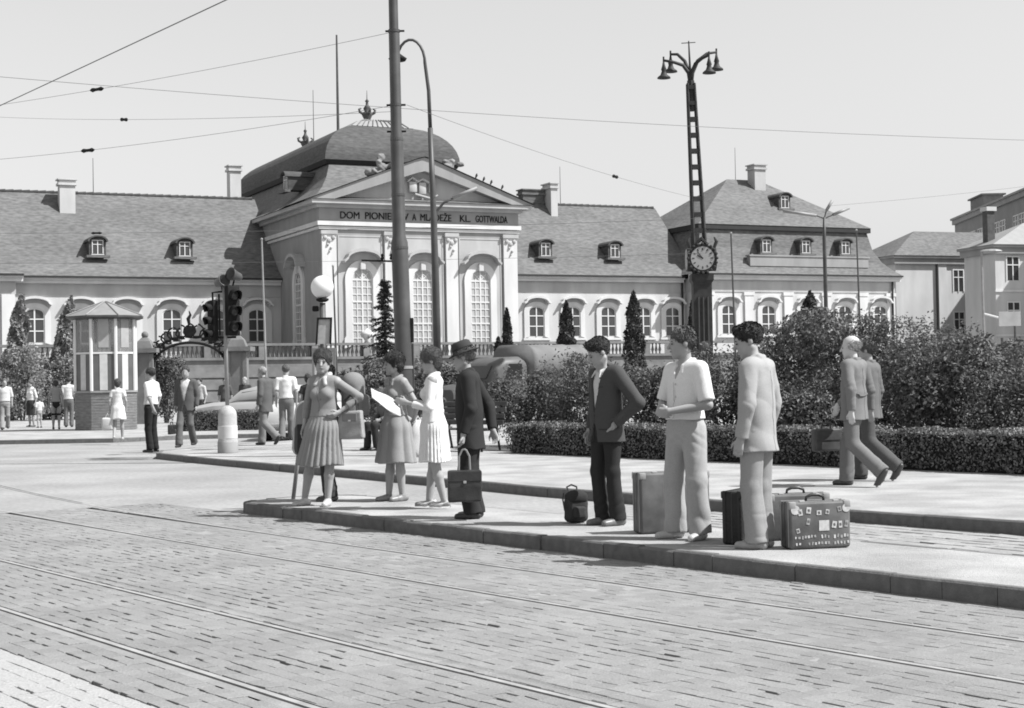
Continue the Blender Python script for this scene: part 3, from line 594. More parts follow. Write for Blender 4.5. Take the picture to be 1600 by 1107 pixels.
    def bodyd(p):
        tors = smin(rcone(p, D['pel']-np.array((0, 0, .03)), D['waist'], .155, .128 if not f else .112, .72), rcone(p, D['waist'], D['ch'], .128 if not f else .112, .158 if not f else .138, .70), .04)
        tors = smin(tors, rcone(p, D['shL'], D['shR'], .058, .058), .06); tors = smin(tors, rcone(p, D['nk']-np.array((0, 0, .05)), D['hd']-np.array((0, .02, .06)), .056*ag, .052*ag), .03)
        d = smin(tors, limbs(p), .025)
        for s in 'RL':
            an, td = feet[s]; d = smin(d, rcone(p, an-td*.04-np.array((0, 0, .045)), an+td*.14-np.array((0, 0, .058)), .033, .024), .02)
            c_, L = hands[s]; m = ((p-c_.astype(np.float32))**2).sum(1) < .16**2
            if m.any():
                pm = p[m]; e = d[m]
                for k, (a, b, ra, rb) in enumerate(L): e = smin(e, rcone(pm, a, b, ra, rb), .012 if k < 3 else .004)
                d[m] = e
        m = ((p-D['hd'].astype(np.float32))**2).sum(1) < .24**2
        if m.any(): d[m] = smin(d[m], headd(p[m]), .02)
        return d
    allp = np.array([D[k] for k in ('hd', 'elR', 'wrR', 'elL', 'wrL', 'knR', 'knL', 'anR', 'anL', 'shR', 'shL', 'pel')]+[hands[s][0] for s in 'RL'])
    lo = allp.min(0)-.22; hi = allp.max(0)+.22; lo[2] = min(-.02, lo[2]+.1)
    lo[2] = allp[:, 2].min()-.12
    sk = barefoot_skin or SKIN
    root = emp('person', loc, rad(yaw), label, 'person', group); root.scale = [h/1.75]*3
    def part(name, fn, m, l=lo, hh=hi, r=res):
        V, F = nets(fn, l, hh, r)
        if len(F) == 0: return None
        return ob(name, npmesh(name, V, F, smooth=True), m, root)
    part('body', bodyd, sk, r=min(res, .0085) if res < .015 else res)
    # ---- trousers
    sd0 = len(PEOPLE)*7+3; PEOPLE.append(root)
    if bot in ('trousers', 'shorts'):
        wz = 1.06
        def tro(p):
            d = rcone(p, D['pel']-np.array((0, -.0, .04)), D['waist'], 0.162*fat, .146*fat, .76)
            for s in 'RL':
                hp, kn, an = D['hip'+s], D['kn'+s], D['an'+s]; end = an+np.array((0, 0, -.03)) if bot == 'trousers' else kn+np.array((0, 0, .08))
                e = smin(rcone(p, hp, kn, .097*fat, .073*leg_w), rcone(p, kn, end, .073*leg_w, .080*leg_w), .03) if bot == 'trousers' else rcone(p, hp, end, .11, .095)
                ax = end-kn; ax = ax/np.linalg.norm(ax); e = np.maximum(e, (p-end.astype(np.float32))@ax.astype(np.float32)-.002); d = smin(d, e, .035) if s == 'R' else smin(d, e, .012)
            d = np.maximum(d, p[:, 2]-D['waist'][2]-.02)
            for s in 'RL':
                if bot == 'trousers': d = d+drag(p, D['kn'+s], D['an'+s]-D['hip'+s], .0035, .13, sd0+3, 45)+drag(p, D['an'+s]+np.array((0, 0, .08)), (0, 0.2, 1), .009, .12, sd0+6, 52)+drag(p, D['hip'+s]+np.array((0, .08, -.06)), (-.5 if s == 'L' else .5, 0, .8), .009, .14, sd0+8, 58)
            if bot == 'trousers' and res < .015:
                for s in 'RL':
                    hp, kn, an = D['hip'+s], D['kn'+s], D['an'+s]; zs = [an[2], kn[2], hp[2]]
                    xa = np.interp(p[:, 2], zs, [an[0], kn[0], hp[0]]); ya = np.interp(p[:, 2], zs, [an[1], kn[1], hp[1]]); th = np.arctan2(p[:, 0]-xa, p[:, 1]-ya); near_ = np.hypot(p[:, 0]-xa, p[:, 1]-ya) < .115
                    d = d-np.where(near_ & (p[:, 2] < .86), .0075*np.exp(-(th/.22)**2)+.006*np.exp(-((np.abs(th)-PI)/.22)**2), 0).astype(np.float32)
            zz = p[:, 2]; d = d+folds(p, .008, sd0, .5)*(.6+.9*np.exp(-((zz-.14)/.12)**2)+.4*np.exp(-((zz-.9)/.1)**2)); return d
        part('trousers' if bot == 'trousers' else 'shorts', tro, cloth('b%d' % int(bv*100), bv), r=res*.95)
    elif bot == 'skirt':
        z1, r1, pl, wr = skirt   # hem z, hem radius, pleats, waist radius
        z0 = D['waist'][2]+.0; cw, ch_ = D['waist'], (D['pel']*.5+np.array((D['knR'][0]+D['knL'][0], D['knR'][1]+D['knL'][1], 1.0))*.25)
        mid = (D['anR']+D['anL'])/2
        def ski(p):
            t = np.clip((z0-p[:, 2])/(z0-z1), 0, 1.2); cx_ = cw[0]+(mid[0]-cw[0])*t*.6; cy_ = cw[1]+(mid[1]-cw[1])*t*.5
            x = p[:, 0]-cx_; y = (p[:, 1]-cy_)/.82; th = np.arctan2(y, x); r = np.sqrt(x*x+y*y)
            R_ = wr+(r1-wr)*(t**.75)+.020*np.exp(-((t-.3)/.16)**2)+pl[1]*np.minimum(t*1.6, 1)*(np.abs(np.sin(th*pl[0]/2+np.sin(th*2+sd0)*.8))-.5)
            return np.maximum(np.maximum((r-R_)*.8, p[:, 2]-z0-.01), z1-p[:, 2]+.01*np.sin(th*3))+folds(p, .002, sd0)
        l2 = lo.copy(); h2 = hi.copy(); l2[:2] = np.minimum(l2[:2], -r1-.1); h2[:2] = np.maximum(h2[:2], r1+.1)
        part('skirt', ski, cloth('b%d' % int(bv*100), bv), l2, h2, r=res*1.12)
    # ---- upper garment
    def topd(p, inf=0.0, slv=sleeve, hm=hem, flare=.0, torso_only=False):
        r_ = (.0 if not f else -.018)
        jk = top in ('jacket', )
        sh = D['waist']*.0+D['ch']; a = .005+inf
        d = smin(rcone(p, D['waist'], D['ch']+np.array((0, 0, .0)), (.132+r_+a+(.030 if jk else .014))*fat, .165+r_+a+.004, .70), rcone(p, D['shL']*.86+D['shR']*.14, D['shR']*.86+D['shL']*.14, .068+a, .068+a), .06)
        d = smin(d, rcone(p, D['nk']-np.array((0, .01, .06)), D['nk']+np.array((0, 0, .0)), .085+a*.5, .060+a*.4), .03)
        if f: d = smin(d, np.minimum(ellip(p, D['ch']+np.array((.065, .075, -.02)), (.07, .065, .07)), ellip(p, D['ch']+np.array((-.065, .075, -.02)), (.07, .065, .07))), .035)
        if hm < D['waist'][2]-.02: d = smin(d, rcone(p, D['waist']+np.array((0, 0, .02)), np.array((D['pel'][0], D['pel'][1], hm)), .150+a+r_, (.185 if not f else .17)+a+flare, .74), .05)
        d = np.maximum(d, hm-p[:, 2])
        if not torso_only:
            for s in 'RL':
                sh_, el, wr_ = D['sh'+s], D['el'+s], D['wr'+s]
                if slv > .55:
                    en = el+(wr_-el)*min(1, (slv-.5)*2*.93); e = smin(rcone(p, sh_, el, .058*ag+a, .050*ag+a*.8), rcone(p, el, en, .050*ag+a*.8, .038+a*.8), .02); ax = (en-el)/np.linalg.norm(en-el)
                else:
                    en = sh_+(el-sh_)*slv*2; e = rcone(p, sh_, en, .064*ag+a, .062*ag+a); ax = (en-sh_)/np.linalg.norm(en-sh_)
                if slv > .02: e = np.maximum(e, (p-en.astype(np.float32))@ax.astype(np.float32)-.004); e = e+drag(p, el, (wr_-sh_), .009, .10, sd0)+drag(p, sh_, (el-sh_), .003, .09, sd0+4); d = smin(d, e, .019)
        return d
    def collar(p, d, a=.0):
        nk = D['nk']
        for sg in (-1, 1): d = smin(d, rcone(p, nk+np.array((sg*.052, -.045, .028)), nk+np.array((sg*.040, .074, -.026)), .017+a, .015+a), .012); 
        d = smin(d, rcone(p, nk+np.array((-.045, -.050, .026)), nk+np.array((.045, -.050, .026)), .017+a, .017+a), .012)
        d = smin(d, rcone(p, nk+np.array((.040, .074, -.026)), nk+np.array((.064, .106, -.084)), .014+a, .011+a), .01); return smin(d, rcone(p, nk+np.array((-.040, .074, -.026)), nk+np.array((-.064, .106, -.084)), .014+a, .011+a), .01)
    cm = cloth('%s%d' % (tt, int(tv*100)), tv); sm_ = cloth('%s%dseam' % (tt, int(tv*100)), tv*.7)
    def details(jo, jk):
        if res > .015 or jo is None: return
        co = np.empty(len(jo.data.vertices)*3, np.float32); jo.data.vertices.foreach_get('co', co); co = co.reshape(-1, 3)
        def surf(x, z, sg):
            m = (np.abs(co[:, 0]-x) < .014) & (np.abs(co[:, 2]-z) < .014)
            if not m.any(): return None
            q = co[m]; return q[np.argmax(q[:, 1]*sg)]
        def line(name, pts, sg, r_=.0028):
            P_ = [surf(x, z, sg) for x, z in pts]; P_ = [q for q in P_ if q is not None]
            if len(P_) > 2: ob(name, MB().tube([tuple(q+np.array((0, sg*.0005, 0))) for q in P_], r_, 4), sm_, jo)
        zt_, zb_ = D['nk'][2]-.04, hem+.015
        if jk or sex == 'm': line('back_seam', [(D['ch'][0]*.5, z) for z in np.linspace(zt_-.03, zb_, 26)], -1)
        if half_belt: line('half_belt', [(q, 1.07) for q in np.linspace(-.135, .135, 14)], -1, .016)
        if jk:
            for sg in (-1, 1): line('pocket_flap', [(sg*q, .905+.012*(q-.1)) for q in np.linspace(.075, .165, 8)], 1, .006)
            line('breast_pocket', [(-q, 1.285) for q in np.linspace(.06, .12, 6)], 1, .004)
        line('placket', [(.012, z) for z in np.linspace(zt_-.07 if not open_v else open_v[0]-.01, zb_, 22)], 1)
        for z in ((1.04, .94) if jk else (1.30, 1.20, 1.10)):
            q = surf(.0, z, 1)
            if q is not None: b_ = ob('button', MB().lathe([(.0, -.003), (.010, -.002), (.010, .003), (0, .004)], 10), sm_, jo, tuple(q)); b_.rotation_euler = (-PI/2, 0, 0)
    if top == 'jacket':
        def jac(p):
            d = topd(p, .010, 1.0, hem, .012); d = collar(p, d, .003)
            if open_v:
                zv, wd = open_v; ww_ = np.maximum(0, (p[:, 2]-zv))*wd/(1.46-zv)
                if hem < .9: ww_ = np.maximum(ww_, np.maximum(0, (zv-.06-p[:, 2]))*.34)
                car = np.where(p[:, 1] > .02, ww_-np.abs(p[:, 0]-D['ch'][0]*.5), -1.0); d = np.maximum(d, np.minimum(car, .06))
            return d+folds(p, .0065, sd0+1, .7)
        jo = part('jacket', jac, cm, r=res*.95); details(jo, True)
        part('shirt', lambda p: collar(p, topd(p, -.014, 0, 1.0, 0, True), -.003), cloth('shirt%d' % int(shirt*100), shirt), r=res*1.2)
        if tie is not None:
            t_ = MB(); nk = D['nk']; c_ = D['ch']; t_.tube([(nk[0], nk[1]+.075, nk[2]-.05), (c_[0], c_[1]+.135, c_[2]-.02), (c_[0], c_[1]+.14, c_[2]-.2)], [.016, .03, .035], 8); ob('tie', t_, cloth('tie', tie), root, smooth=True)
    else:
        def shi(p):
            d = topd(p); 
            if open_v: zv, wd = open_v; d = np.maximum(d, np.where(p[:, 1] > 0, np.maximum(0, p[:, 2]-zv)*wd/(1.46-zv)-np.abs(p[:, 0]), -1.0))
            if top in ('shirt', 'blouse'): d = collar(p, d)
            return d+folds(p, .0065, sd0+1, .7)
        jo = part({'shirt': 'shirt', 'blouse': 'blouse', 'dress': 'bodice'}.get(top, 'shirt'), shi, cm, r=res*.95); details(jo, False)
        if collar_v: part('collar', lambda p: np.maximum(collar(p, np.full(len(p), 9.0, np.float32), .012), -.055-p[:, 2]+D['nk'][2]*0+1.40-1.40) if False else collar(p, np.full(len(p), .5, np.float32), .011), cloth('collar', collar_v), D['nk']-.2, D['nk']+.2, r=res*.8)
        if belt: ob('belt', MB().lathe([(.128*fat, -.025), (.136*fat, -.022), (.136*fat, .02), (.128*fat, .024)], 28, tuple(D['waist']+np.array((0, 0, -.005))), 1.12, .88), cloth('belt%d' % int(belt*100), belt), root, smooth=True)
    # ---- shoes
    for s in 'RL':
        an, td = feet[s]; up = np.array((0, 0, 1.0)); pitch = 0
        gz = np.array((0, 0, .050 if not heels else .045))
        def sho(p, an=an, td=td):
            heel = an-td*.052-gz; toe = an+td*.155-gz*1.22; d = smin(rcone(p, heel, an+td*.05-gz*1.1, .036, .043), rcone(p, an+td*.05-gz*1.1, toe, .043, .034), .02)
            if heels: d = rcone(p, an-td*.05-gz*.5, an+td*.05-gz*1.1, .032, .034); d = smin(d, rcone(p, an+td*.05-gz*1.1, an+td*.155-gz*1.5, .034, .018), .02); d = np.maximum(d, ((p-an.astype(np.float32))@np.array((td[0]*.25, td[1]*.25, 1.0), np.float32))+.03); d = np.minimum(d, rcone(p, an-td*.066-gz*.5, an-td*.07-np.array((0, 0, .085)), .014, .007)); return d
            d = smin(d, rcone(p, an-gz*.9, an-up*.02, .042, .040), .015); b = an[2]-.083
            return np.maximum(d, np.where(td[2] == 0, b-p[:, 2], -1.0))
        ctr = an+td*.05; ext = np.array((.22, .22, .14)); part('shoe', sho, M('shoe_%d' % int(shoe*100), shoe, .4, .2, 10, spec=.4), ctr-ext, ctr+ext, r=res)
    # ---- hair
    if style != 'none':
        def hai(p):
            q = hq(p); n_ = folds(q*1.6, .006, sd0+2)
            if style == 'short': d = ellip(q, (0, -.022, .042), (.086, .103, .095)); d = np.maximum(d, -ellip(q, (0, .090, -.048), (.084, .090, .106))); d = np.maximum(d, -.052-q[:, 2]+q[:, 1]*.25); d = np.maximum(d, -(rcone(q, (-.12, .0, -.03), (.12, .0, -.03), .030, .030)))
            elif style == 'quiff': d = smin(ellip(q, (0, -.022, .045), (.083, .102, .092)), ellip(q, (.005, .045, .098), (.058, .045, .030)), .025); d = np.maximum(d, -ellip(q, (0, .094, -.052), (.082, .090, .112))); d = np.maximum(d, -.060-q[:, 2]+q[:, 1]*.25)
            elif style == 'fringe': d = np.maximum(ellip(q, (0, -.025, .018), (.083, .095, .078)), -ellip(q, (0, .0, .09), (.074, .125, .085))); d = np.maximum(d, -ellip(q, (0, .085, -.048), (.11, .10, .13)))
            else: d = smin(ellip(q, (0, -.024, .048), (.097, .113, .103)), ellip(q, (0, -.055, -.03), (.080, .06, .065)), .03); d = np.maximum(d, -ellip(q, (0, .098, -.045), (.078, .075, .100))); n_ = n_*1.7
            return d+n_*.75
        c_ = D['hd']; ho = part('hair', hai, hairm(hair), c_-.19, c_+.19, r=res*.8 if res < .015 else res)
        if res < .015:
            vv = np.array([q.co for q in ho.data.vertices]); nn = np.array([q.normal for q in ho.data.vertices]); rg_ = np.random.default_rng(sd0+5); n_s = 1500 if style == 'curly' else 900
            id_ = rg_.integers(0, len(vv), n_s); q = (vv[id_]-c_)@Rn; fl = np.array((0, -.35, -.6)) if style != 'quiff' else np.array((0, -.9, .0))
            dr = np.tile(fl@Rn.T, (n_s, 1))+rg_.normal(0, .55 if style == 'curly' else .25, (n_s, 3)); nr = nn[id_]; dr = dr-nr*(dr*nr).sum(1)[:, None]; dr /= np.linalg.norm(dr, axis=1)[:, None]; dr = dr+nr*(.10 if style == 'curly' else .16)
            sdv = np.cross(dr, nr); sdv /= np.linalg.norm(sdv, axis=1)[:, None]; ln = rg_.uniform(.02, .045, n_s)[:, None]; b0 = vv[id_]-nr*.002
            V_ = np.stack([b0-sdv*.003, b0+sdv*.003, b0+dr*ln*.6+nr*.004+sdv*.002, b0+dr*ln-nr*(.004 if style != 'curly' else -.003)], 1).reshape(-1, 3)
            ob('hair_strands', npmesh('hair_strands', V_, np.arange(4*n_s).reshape(-1, 4)), hairm(hair), root, kind='stuff')
    if res < .015:
        fm = [('eye', (.032, .086, .001), (.0115, .008, .0055), EYE), ('eye', (-.032, .086, .001), (.0115, .008, .0055), EYE), ('eyebrow', (.034, .087, .022), (.019, .006, .0045), hairm(hair)), ('eyebrow', (-.034, .087, .022), (.019, .006, .0045), hairm(hair)), ('mouth', (0, .0975, -.057), (.019, .006, .005), LIP)]
        for nm, c_, r_, m_ in fm:
            V = Vector(D['hd'])+Rh @ (Vector(c_)*HS); b = ob(nm, MB().ball((0, 0, 0), r_, 10, 6), m_, root, V, smooth=True); b.rotation_euler = Rh.to_euler()
    if hat:
        mb = MB().lathe([(.098, -.0), (.15, -.014), (.152, -.006), (.105, .010), (.100, .05), (.090, .100), (.066, .118), (.0, .108)], 28, sx=.93, sy=1.08)
        o = ob('hat', mb, cloth('hat', hat), root, Vector(D['hd'])+Rh @ Vector((0, -.015, .055)), smooth=True); o.rotation_euler = (Rh @ Matrix.Rotation(rad(-9), 3, 'X')).to_euler()
        o2 = ob('hat_band', MB().lathe([(.101, 0), (.103, .002), (.1015, .034), (.099, .034)], 28, sx=.93, sy=1.08), cloth('hatband', .02), o, (0, 0, .012), smooth=True)
    return root
# ------------------------------------------------------------------ people on the island
Z1 = .12
def off(*ks, d=(0, 0, 0)): return {k: tuple(np.array(DEF[k])+np.array(d)) for k in ks}
person('young woman in grey pleated dress with white collar, hand on hip, facing the viewer', (-2.10, 17.76, Z1), 160, 1.70, 'f', dict(anR=(.25, .03, .085), knR=(.17, .03, .49), anL=(-.06, .06, .085), knL=(-.08, .04, .49), elL=(-.40, -.10, 1.23), wrL=(-.20, .03, 1.06), hL=(.5, .6, -.4), elR=(.25, -.06, 1.13), wrR=(.27, -.02, .89), toeR=(.35, 1, 0), toeL=(-.2, 1, 0)),
       top='blouse', tt='dress', tv=.27, sleeve=.80, hem=1.02, bot='skirt', bv=.27, skirt=(.46, .275, (22, .030), .125), hair=.06, style='curly', shoe=.5, head=(18, -4), collar_v=.5)
person('boy with a big rucksack standing hidden behind the woman in the pleated dress', (-2.14, 18.4, Z1), 92, 1.56, 'm', {}, top='jacket', tt='j', tv=.12, hem=.80, bot='trousers', bv=.05, hair=.03, shoe=.06)
person('slim woman in plain grey dress with short sleeves, hands behind her back', (-1.34, 18.25, Z1), 128, 1.67, 'f', dict(elR=(.25, -.14, 1.14), wrR=(.05, -.21, .98), elL=(-.25, -.14, 1.14), wrL=(-.05, -.22, .96), hR=(-.8, -.1, -.5), hL=(.8, -.1, -.5), anR=(.10, .05, .085), anL=(-.08, -.02, .085)),
       top='blouse', tt='dress', tv=.29, sleeve=.22, hem=1.02, open_v=(1.36, .04), bot='skirt', bv=.29, skirt=(.46, .275, (9, .035), .125), hair=.03, style='curly', shoe=.22, head=(-22, -6), belt=.24)
person('woman in white jacket, white pleated skirt and white heels reading a newspaper', (-.85, 17.02, Z1), 86, 1.68, 'f', dict(elR=(.22, .05, 1.13), wrR=(.12, .31, 1.20), elL=(-.24, .02, 1.12), wrL=(-.12, .28, 1.18), hR=(-.1, 1, .2), hL=(.1, 1, .2), anR=(.06, .07, .105), anL=(-.07, -.11, .105), knL=(-.07, -.02, .50)),
       top='blouse', tt='white', tv=.72, sleeve=.86, hem=.96, bot='skirt', bv=.72, skirt=(.52, .215, (26, .020), .13), hair=.10, style='curly', shoe=.62, heels=True, head=(4, -14), belt=.7)
person('man in dark suit and felt hat holding a dark briefcase', (-.43, 15.72, Z1), 84, 1.70, 'm', dict(elL=(-.25, -.05, 1.11), wrL=(-.27, .03, .85), hL=(0, .1, -1), nL=(0, 1, .2), curl=1.2, elR=(.22, -.17, 1.13), wrR=(.15, -.22, .88), hR=(0, -.3, -.9), ch=(0, .01, 1.29), hd=(0, .055, 1.625), nk=(0, .01, 1.47)),
       top='jacket', tt='dark', tv=.035, hem=.70, open_v=(1.22, .05), bot='trousers', bv=.035, leg_w=1.15, hair=.20, shoe=.05, head=(0, -10), hat=.055, fat=1.08, shirt=.7)
person('man in tweed jacket and dark trousers looking down, hand in pocket', (.86, 14.74, Z1), 122, 1.72, 'm', dict(elL=(-.34, -.12, 1.14), wrL=(-.185, .04, .94), hL=(.5, -.1, -.8), elR=(.24, -.05, 1.13), wrR=(.24, .02, .88), hd=(0, .075, 1.61), nk=(0, .01, 1.465), anR=(.05, .02, .085), anL=(-.13, -.02, .085), knR=(.07, .06, .5), knL=(-.11, .02, .5), pel=(.0, -.0, .95)),
       top='jacket', tt='tweed', tv=.075, hem=.78, open_v=(1.02, .085), bot='trousers', bv=.035, leg_w=.92, hair=.018, style='quiff', shoe=.16, head=(-18, -26), shirt=.6)
person('stout man in white short-sleeved shirt and pale trousers, hands clasped', (1.44, 13.31, Z1), 126, 1.74, 'm', dict(elR=(.26, .02, 1.13), wrR=(.06, .25, 1.06), elL=(-.27, .0, 1.12), wrL=(-.06, .25, 1.07), hR=(-1, .25, -.1), hL=(1, .25, -.1), nR=(0, -1, 0), nL=(0, -1, 0), curl=.9, anR=(.13, .03, .085), anL=(-.15, .0, .085), knR=(.12, .04, .49), knL=(-.14, .02, .49), toeR=(.25, 1, 0), toeL=(-.35, 1, 0)),
       top='shirt', tt='white', tv=.74, sleeve=.44, hem=1.00, open_v=(1.33, .05), bot='trousers', bv=.39, leg_w=1.18, hair=.11, style='short', shoe=.5, head=(-34, -4), fat=1.1)
person('man in pale summer suit seen from behind, dark wavy hair', (1.90, 12.46, Z1), 58, 1.74, 'm', dict(elL=(-.26, -.04, 1.12), wrL=(-.25, .03, .86), hd=(0, .06, 1.625), nk=(0, .0, 1.47), anR=(.09, .0, .085), anL=(-.09, -.02, .085)),
       top='jacket', tt='pale', tv=.35, hem=.76, open_v=(1.15, .05), bot='trousers', bv=.31, leg_w=1.12, hair=.014, style='quiff', shoe=.35, head=(24, -16), fat=1.02, shirt=.7)
# ------------------------------------------------------------------ passers-by on the pavement
STR = dict(anL=(-.09, -.40, .20), knL=(-.09, -.02, .50), toeL=(0, .55, -.8), anR=(.10, .17, .085), knR=(.095, .15, .50))
person('white-haired man in belted grey jacket walking past the hedge, seen from behind', (4.13, 19.35, Z1), 50, 1.80, 'm', dict(STR, elR=(.24, .05, 1.13), wrR=(.22, .33, .95), hR=(0, .3, -1), elL=(-.25, -.1, 1.13), wrL=(-.25, -.1, .88)), top='jacket', tt='grey', tv=.20, hem=.78, bot='trousers', bv=.19, leg_w=1.1, hair=.5, style='fringe', shoe=.08, head=(24, -6), half_belt=True, barefoot_skin=M('pale_skin', .55, .5, .05, 12))
person('man in grey suit walking half hidden beyond the white-haired man', (4.55, 20.4, Z1), 56, 1.77, 'm', dict(STR, elL=(-.25, -.12, 1.13), wrL=(-.25, -.12, .88)), top='jacket', tt='grey2', tv=.15, hem=.78, bot='trousers', bv=.10, leg_w=1.1, hair=.10, shoe=.06, head=(8, -4))
L2 = .019
person('man in white shirt and black trousers standing at the pavement corner', (-7.63, 33.68, Z1), 70, 1.76, 'm', dict(elL=(-.25, -.12, 1.13), wrL=(-.2, -.18, .92)), sleeve=.45, tv=.66, hem=1.0, bv=.025, hair=.02, res=L2)
person('man in open grey suit walking towards the viewer beside the kiosk', (-7.42, 36.28, Z1), 172, 1.82, 'm', dict(anR=(.1, .22, .085), knR=(.1, .16, .5), anL=(-.1, -.2, .12), knL=(-.1, .04, .5)), top='jacket', tt='mid', tv=.10, hem=.78, open_v=(1.0, .11), bv=.13, hair=.05, style='short', shirt=.65, res=L2, head=(10, -8))
person('woman in white blouse and white skirt walking away by the kiosk', (-10.46, 42.29, Z1), 8, 1.60, 'f', dict(anR=(.1, .15, .085), knR=(.1, .12, .5), anL=(-.1, -.2, .14)), top='blouse', tv=.68, sleeve=.3, hem=1.0, bot='skirt', bv=.68, skirt=(.60, .24, (8, .015), .13), hair=.06, style='curly', shoe=.4, res=L2)
person('woman in grey top and black shorts standing left of the kiosk', (-15.93, 55.68, Z1), 12, 1.70, 'f', {}, top='blouse', tv=.35, sleeve=.3, hem=.98, bot='shorts', bv=.03, hair=.04, style='curly', shoe=.1, res=L2)
person('man in white shirt and grey trousers close to the left side of the kiosk', (-16.3, 58.6, Z1), 6, 1.82, 'm', {}, tv=.68, sleeve=.45, hem=.98, bv=.15, hair=.03, res=L2)
person('woman in white blouse and dark skirt by the climbing plants', (-18.1, 60.0, Z1), 150, 1.74, 'f', {}, top='blouse', tv=.68, sleeve=.6, hem=1.0, bot='skirt', bv=.04, skirt=(.45, .22, (6, .01), .13), hair=.12, style='curly', shoe=.1, res=L2)
person('small child in white beside the woman in the dark skirt', (-17.35, 58.5, Z1), 40, 1.1, 'm', {}, tv=.6, sleeve=.4, hem=.98, bot='shorts', bv=.4, hair=.1, res=L2)
person('person in pale shirt at the left edge of the picture', (-17.85, 56.1, Z1), 200, 1.78, 'm', dict(anR=(.1, .2, .085), anL=(-.1, -.2, .12)), tv=.62, sleeve=.5, hem=.98, bv=.3, hair=.12, res=L2)
person('grey-haired man in grey jacket striding along behind the traffic light', (-5.68, 36.6, Z1), 62, 1.80, 'm', dict(STR, hd=(0, .08, 1.61)), top='jacket', tt='g3', tv=.11, hem=.74, bv=.20, leg_w=1.1, hair=.3, style='short', res=L2, head=(0, -8))
person('man in white shirt and grey trousers seen from behind, near the pale car', (-5.62, 39.6, Z1), 4, 1.86, 'm', dict(anR=(.1, .1, .085), anL=(-.1, -.16, .1)), tv=.7, sleeve=.42, hem=.98, bv=.17, hair=.09, res=L2)
person('woman in dark top and pale skirt half hidden by the man in the white shirt', (-5.28, 41.2, Z1), 2, 1.62, 'f', {}, top='blouse', tv=.04, sleeve=.3, hem=1.0, bot='skirt', bv=.5, skirt=(.35, .25, (8, .02), .13), hair=.03, style='curly', res=L2)
for i, (x, y, yw, tv, lab) in enumerate(((-11.25, 57.5, 150, .5, 'person in pale top in the crowd beyond the walking man in the open suit'), (-10.55, 58.6, 190, .1, 'person in dark top leaning in the crowd under the wrought-iron gate'), (-9.55, 57.0, 170, .07, 'grey-haired person in dark clothes in front of the gate pillar'))):
    person(lab, (x, y, Z1), yw, 1.70, 'm', dict(hd=(0, .06, 1.62)), tv=tv, sleeve=.6, hem=.95, bv=.08, hair=.03 if i < 2 else .4, res=.024, group=None)
dz = -.43
SIT = off('pel', 'waist', 'ch', 'nk', 'hd', 'shR', 'shL', 'hipR', 'hipL', d=(0, 0, dz)); SIT.update(knR=(.12, .44, .52), knL=(-.12, .44, .52), anR=(.11, .46, .085), anL=(-.13, .38, .085), elR=(.26, .06, .72), wrR=(.16, .32, .62), elL=(-.26, .06, .72), wrL=(-.16, .32, .62))
person('man in grey jacket and dark trousers sitting on the park bench, leaning forward', (-2.55, 32.75, Z1), 128, 1.74, 'm', dict(SIT, ch=(0, .08, .85), nk=(0, .15, 1.0), hd=(0, .24, 1.13), shR=(.175, .1, .96), shL=(-.175, .1, .96)), top='jacket', tt='bench', tv=.15, hem=.50, bv=.03, hair=.05, res=L2)
person('person in dark jacket and pale trousers sitting at the far end of the bench', (-1.62, 33.5, Z1), 150, 1.74, 'm', SIT, top='jacket', tt='bench2', tv=.09, hem=.50, bv=.45, hair=.05, res=L2)
# ------------------------------------------------------------------ luggage and things carried
def sdf_part(name, fn, lo, hi, r, m, parent, **k):
    V, F = nets(fn, lo, hi, r); return ob(name, npmesh(name, V, F, smooth=True), m, parent, **k)
leather = M('dark_leather', .03, .4, .35, 9, .12, 60, spec=.5); fibre = M('brown_fibre_case', .12, .55, .22, 8, .08, 120, var2=.15, scale2=4); fibre2 = M('grey_fibre_case', .13, .55, .18, 8, .08, 120, var2=.15, scale2=4)
edge = M('case_edging', .30, .5, .15, 9); brass = M('lock_metal', .5, .3, .1, 9, metal=.5); paper = M('paper_label', .55, .8, .2, 30); paper2 = M('yellowed_label', .36, .8, .25, 40)
def suitcase(label, loc, rz, L, W, H, m, handle=True, bands=True, edging=edge):
    t = emp('suitcase', loc, rz, label, 'suitcase', 'luggage standing on the island')
    body = ob('shell', MB().rbox((0, 0, H/2+.004), (L, W, H), .022, seg=3), m, t, smooth='auto')
    for y in (-W*.5+.028, W*.5-.028):
        q = MB(); o = .004
        q.box(-L/2-o, L/2+o, y-.008, y+.008, H+.001, H+.009).box(-L/2-o, -L/2-.001, y-.008, y+.008, .02, H).box(L/2+.001, L/2+o, y-.008, y+.008, .02, H)
        ob('edging', q, edging, t)
    ob('seam', MB().box(-L/2-.002, L/2+.002, -.004, .004, .01, H+.006), leather, t)
    for sx in (-1, 1):
        for sy in (-1, 1): ob('corner_cap', MB().rbox((sx*(L/2-.025), sy*(W/2-.012), H-.022), (.06, .032, .06), .01), edging, t, smooth='auto')
        ob('lock', MB().rbox((sx*L*.28, -W*.5+.028, H+.008), (.045, .03, .016), .004), brass, t)
    if handle:
        ob('handle', MB().tube([(-.075, 0, H+.004), (-.07, 0, H+.035), (-.03, 0, H+.052), (.03, 0, H+.052), (.07, 0, H+.035), (.075, 0, H+.004)], [.011, .011, .013, .013, .011, .011], 8), leather, t, smooth=True)
    return t
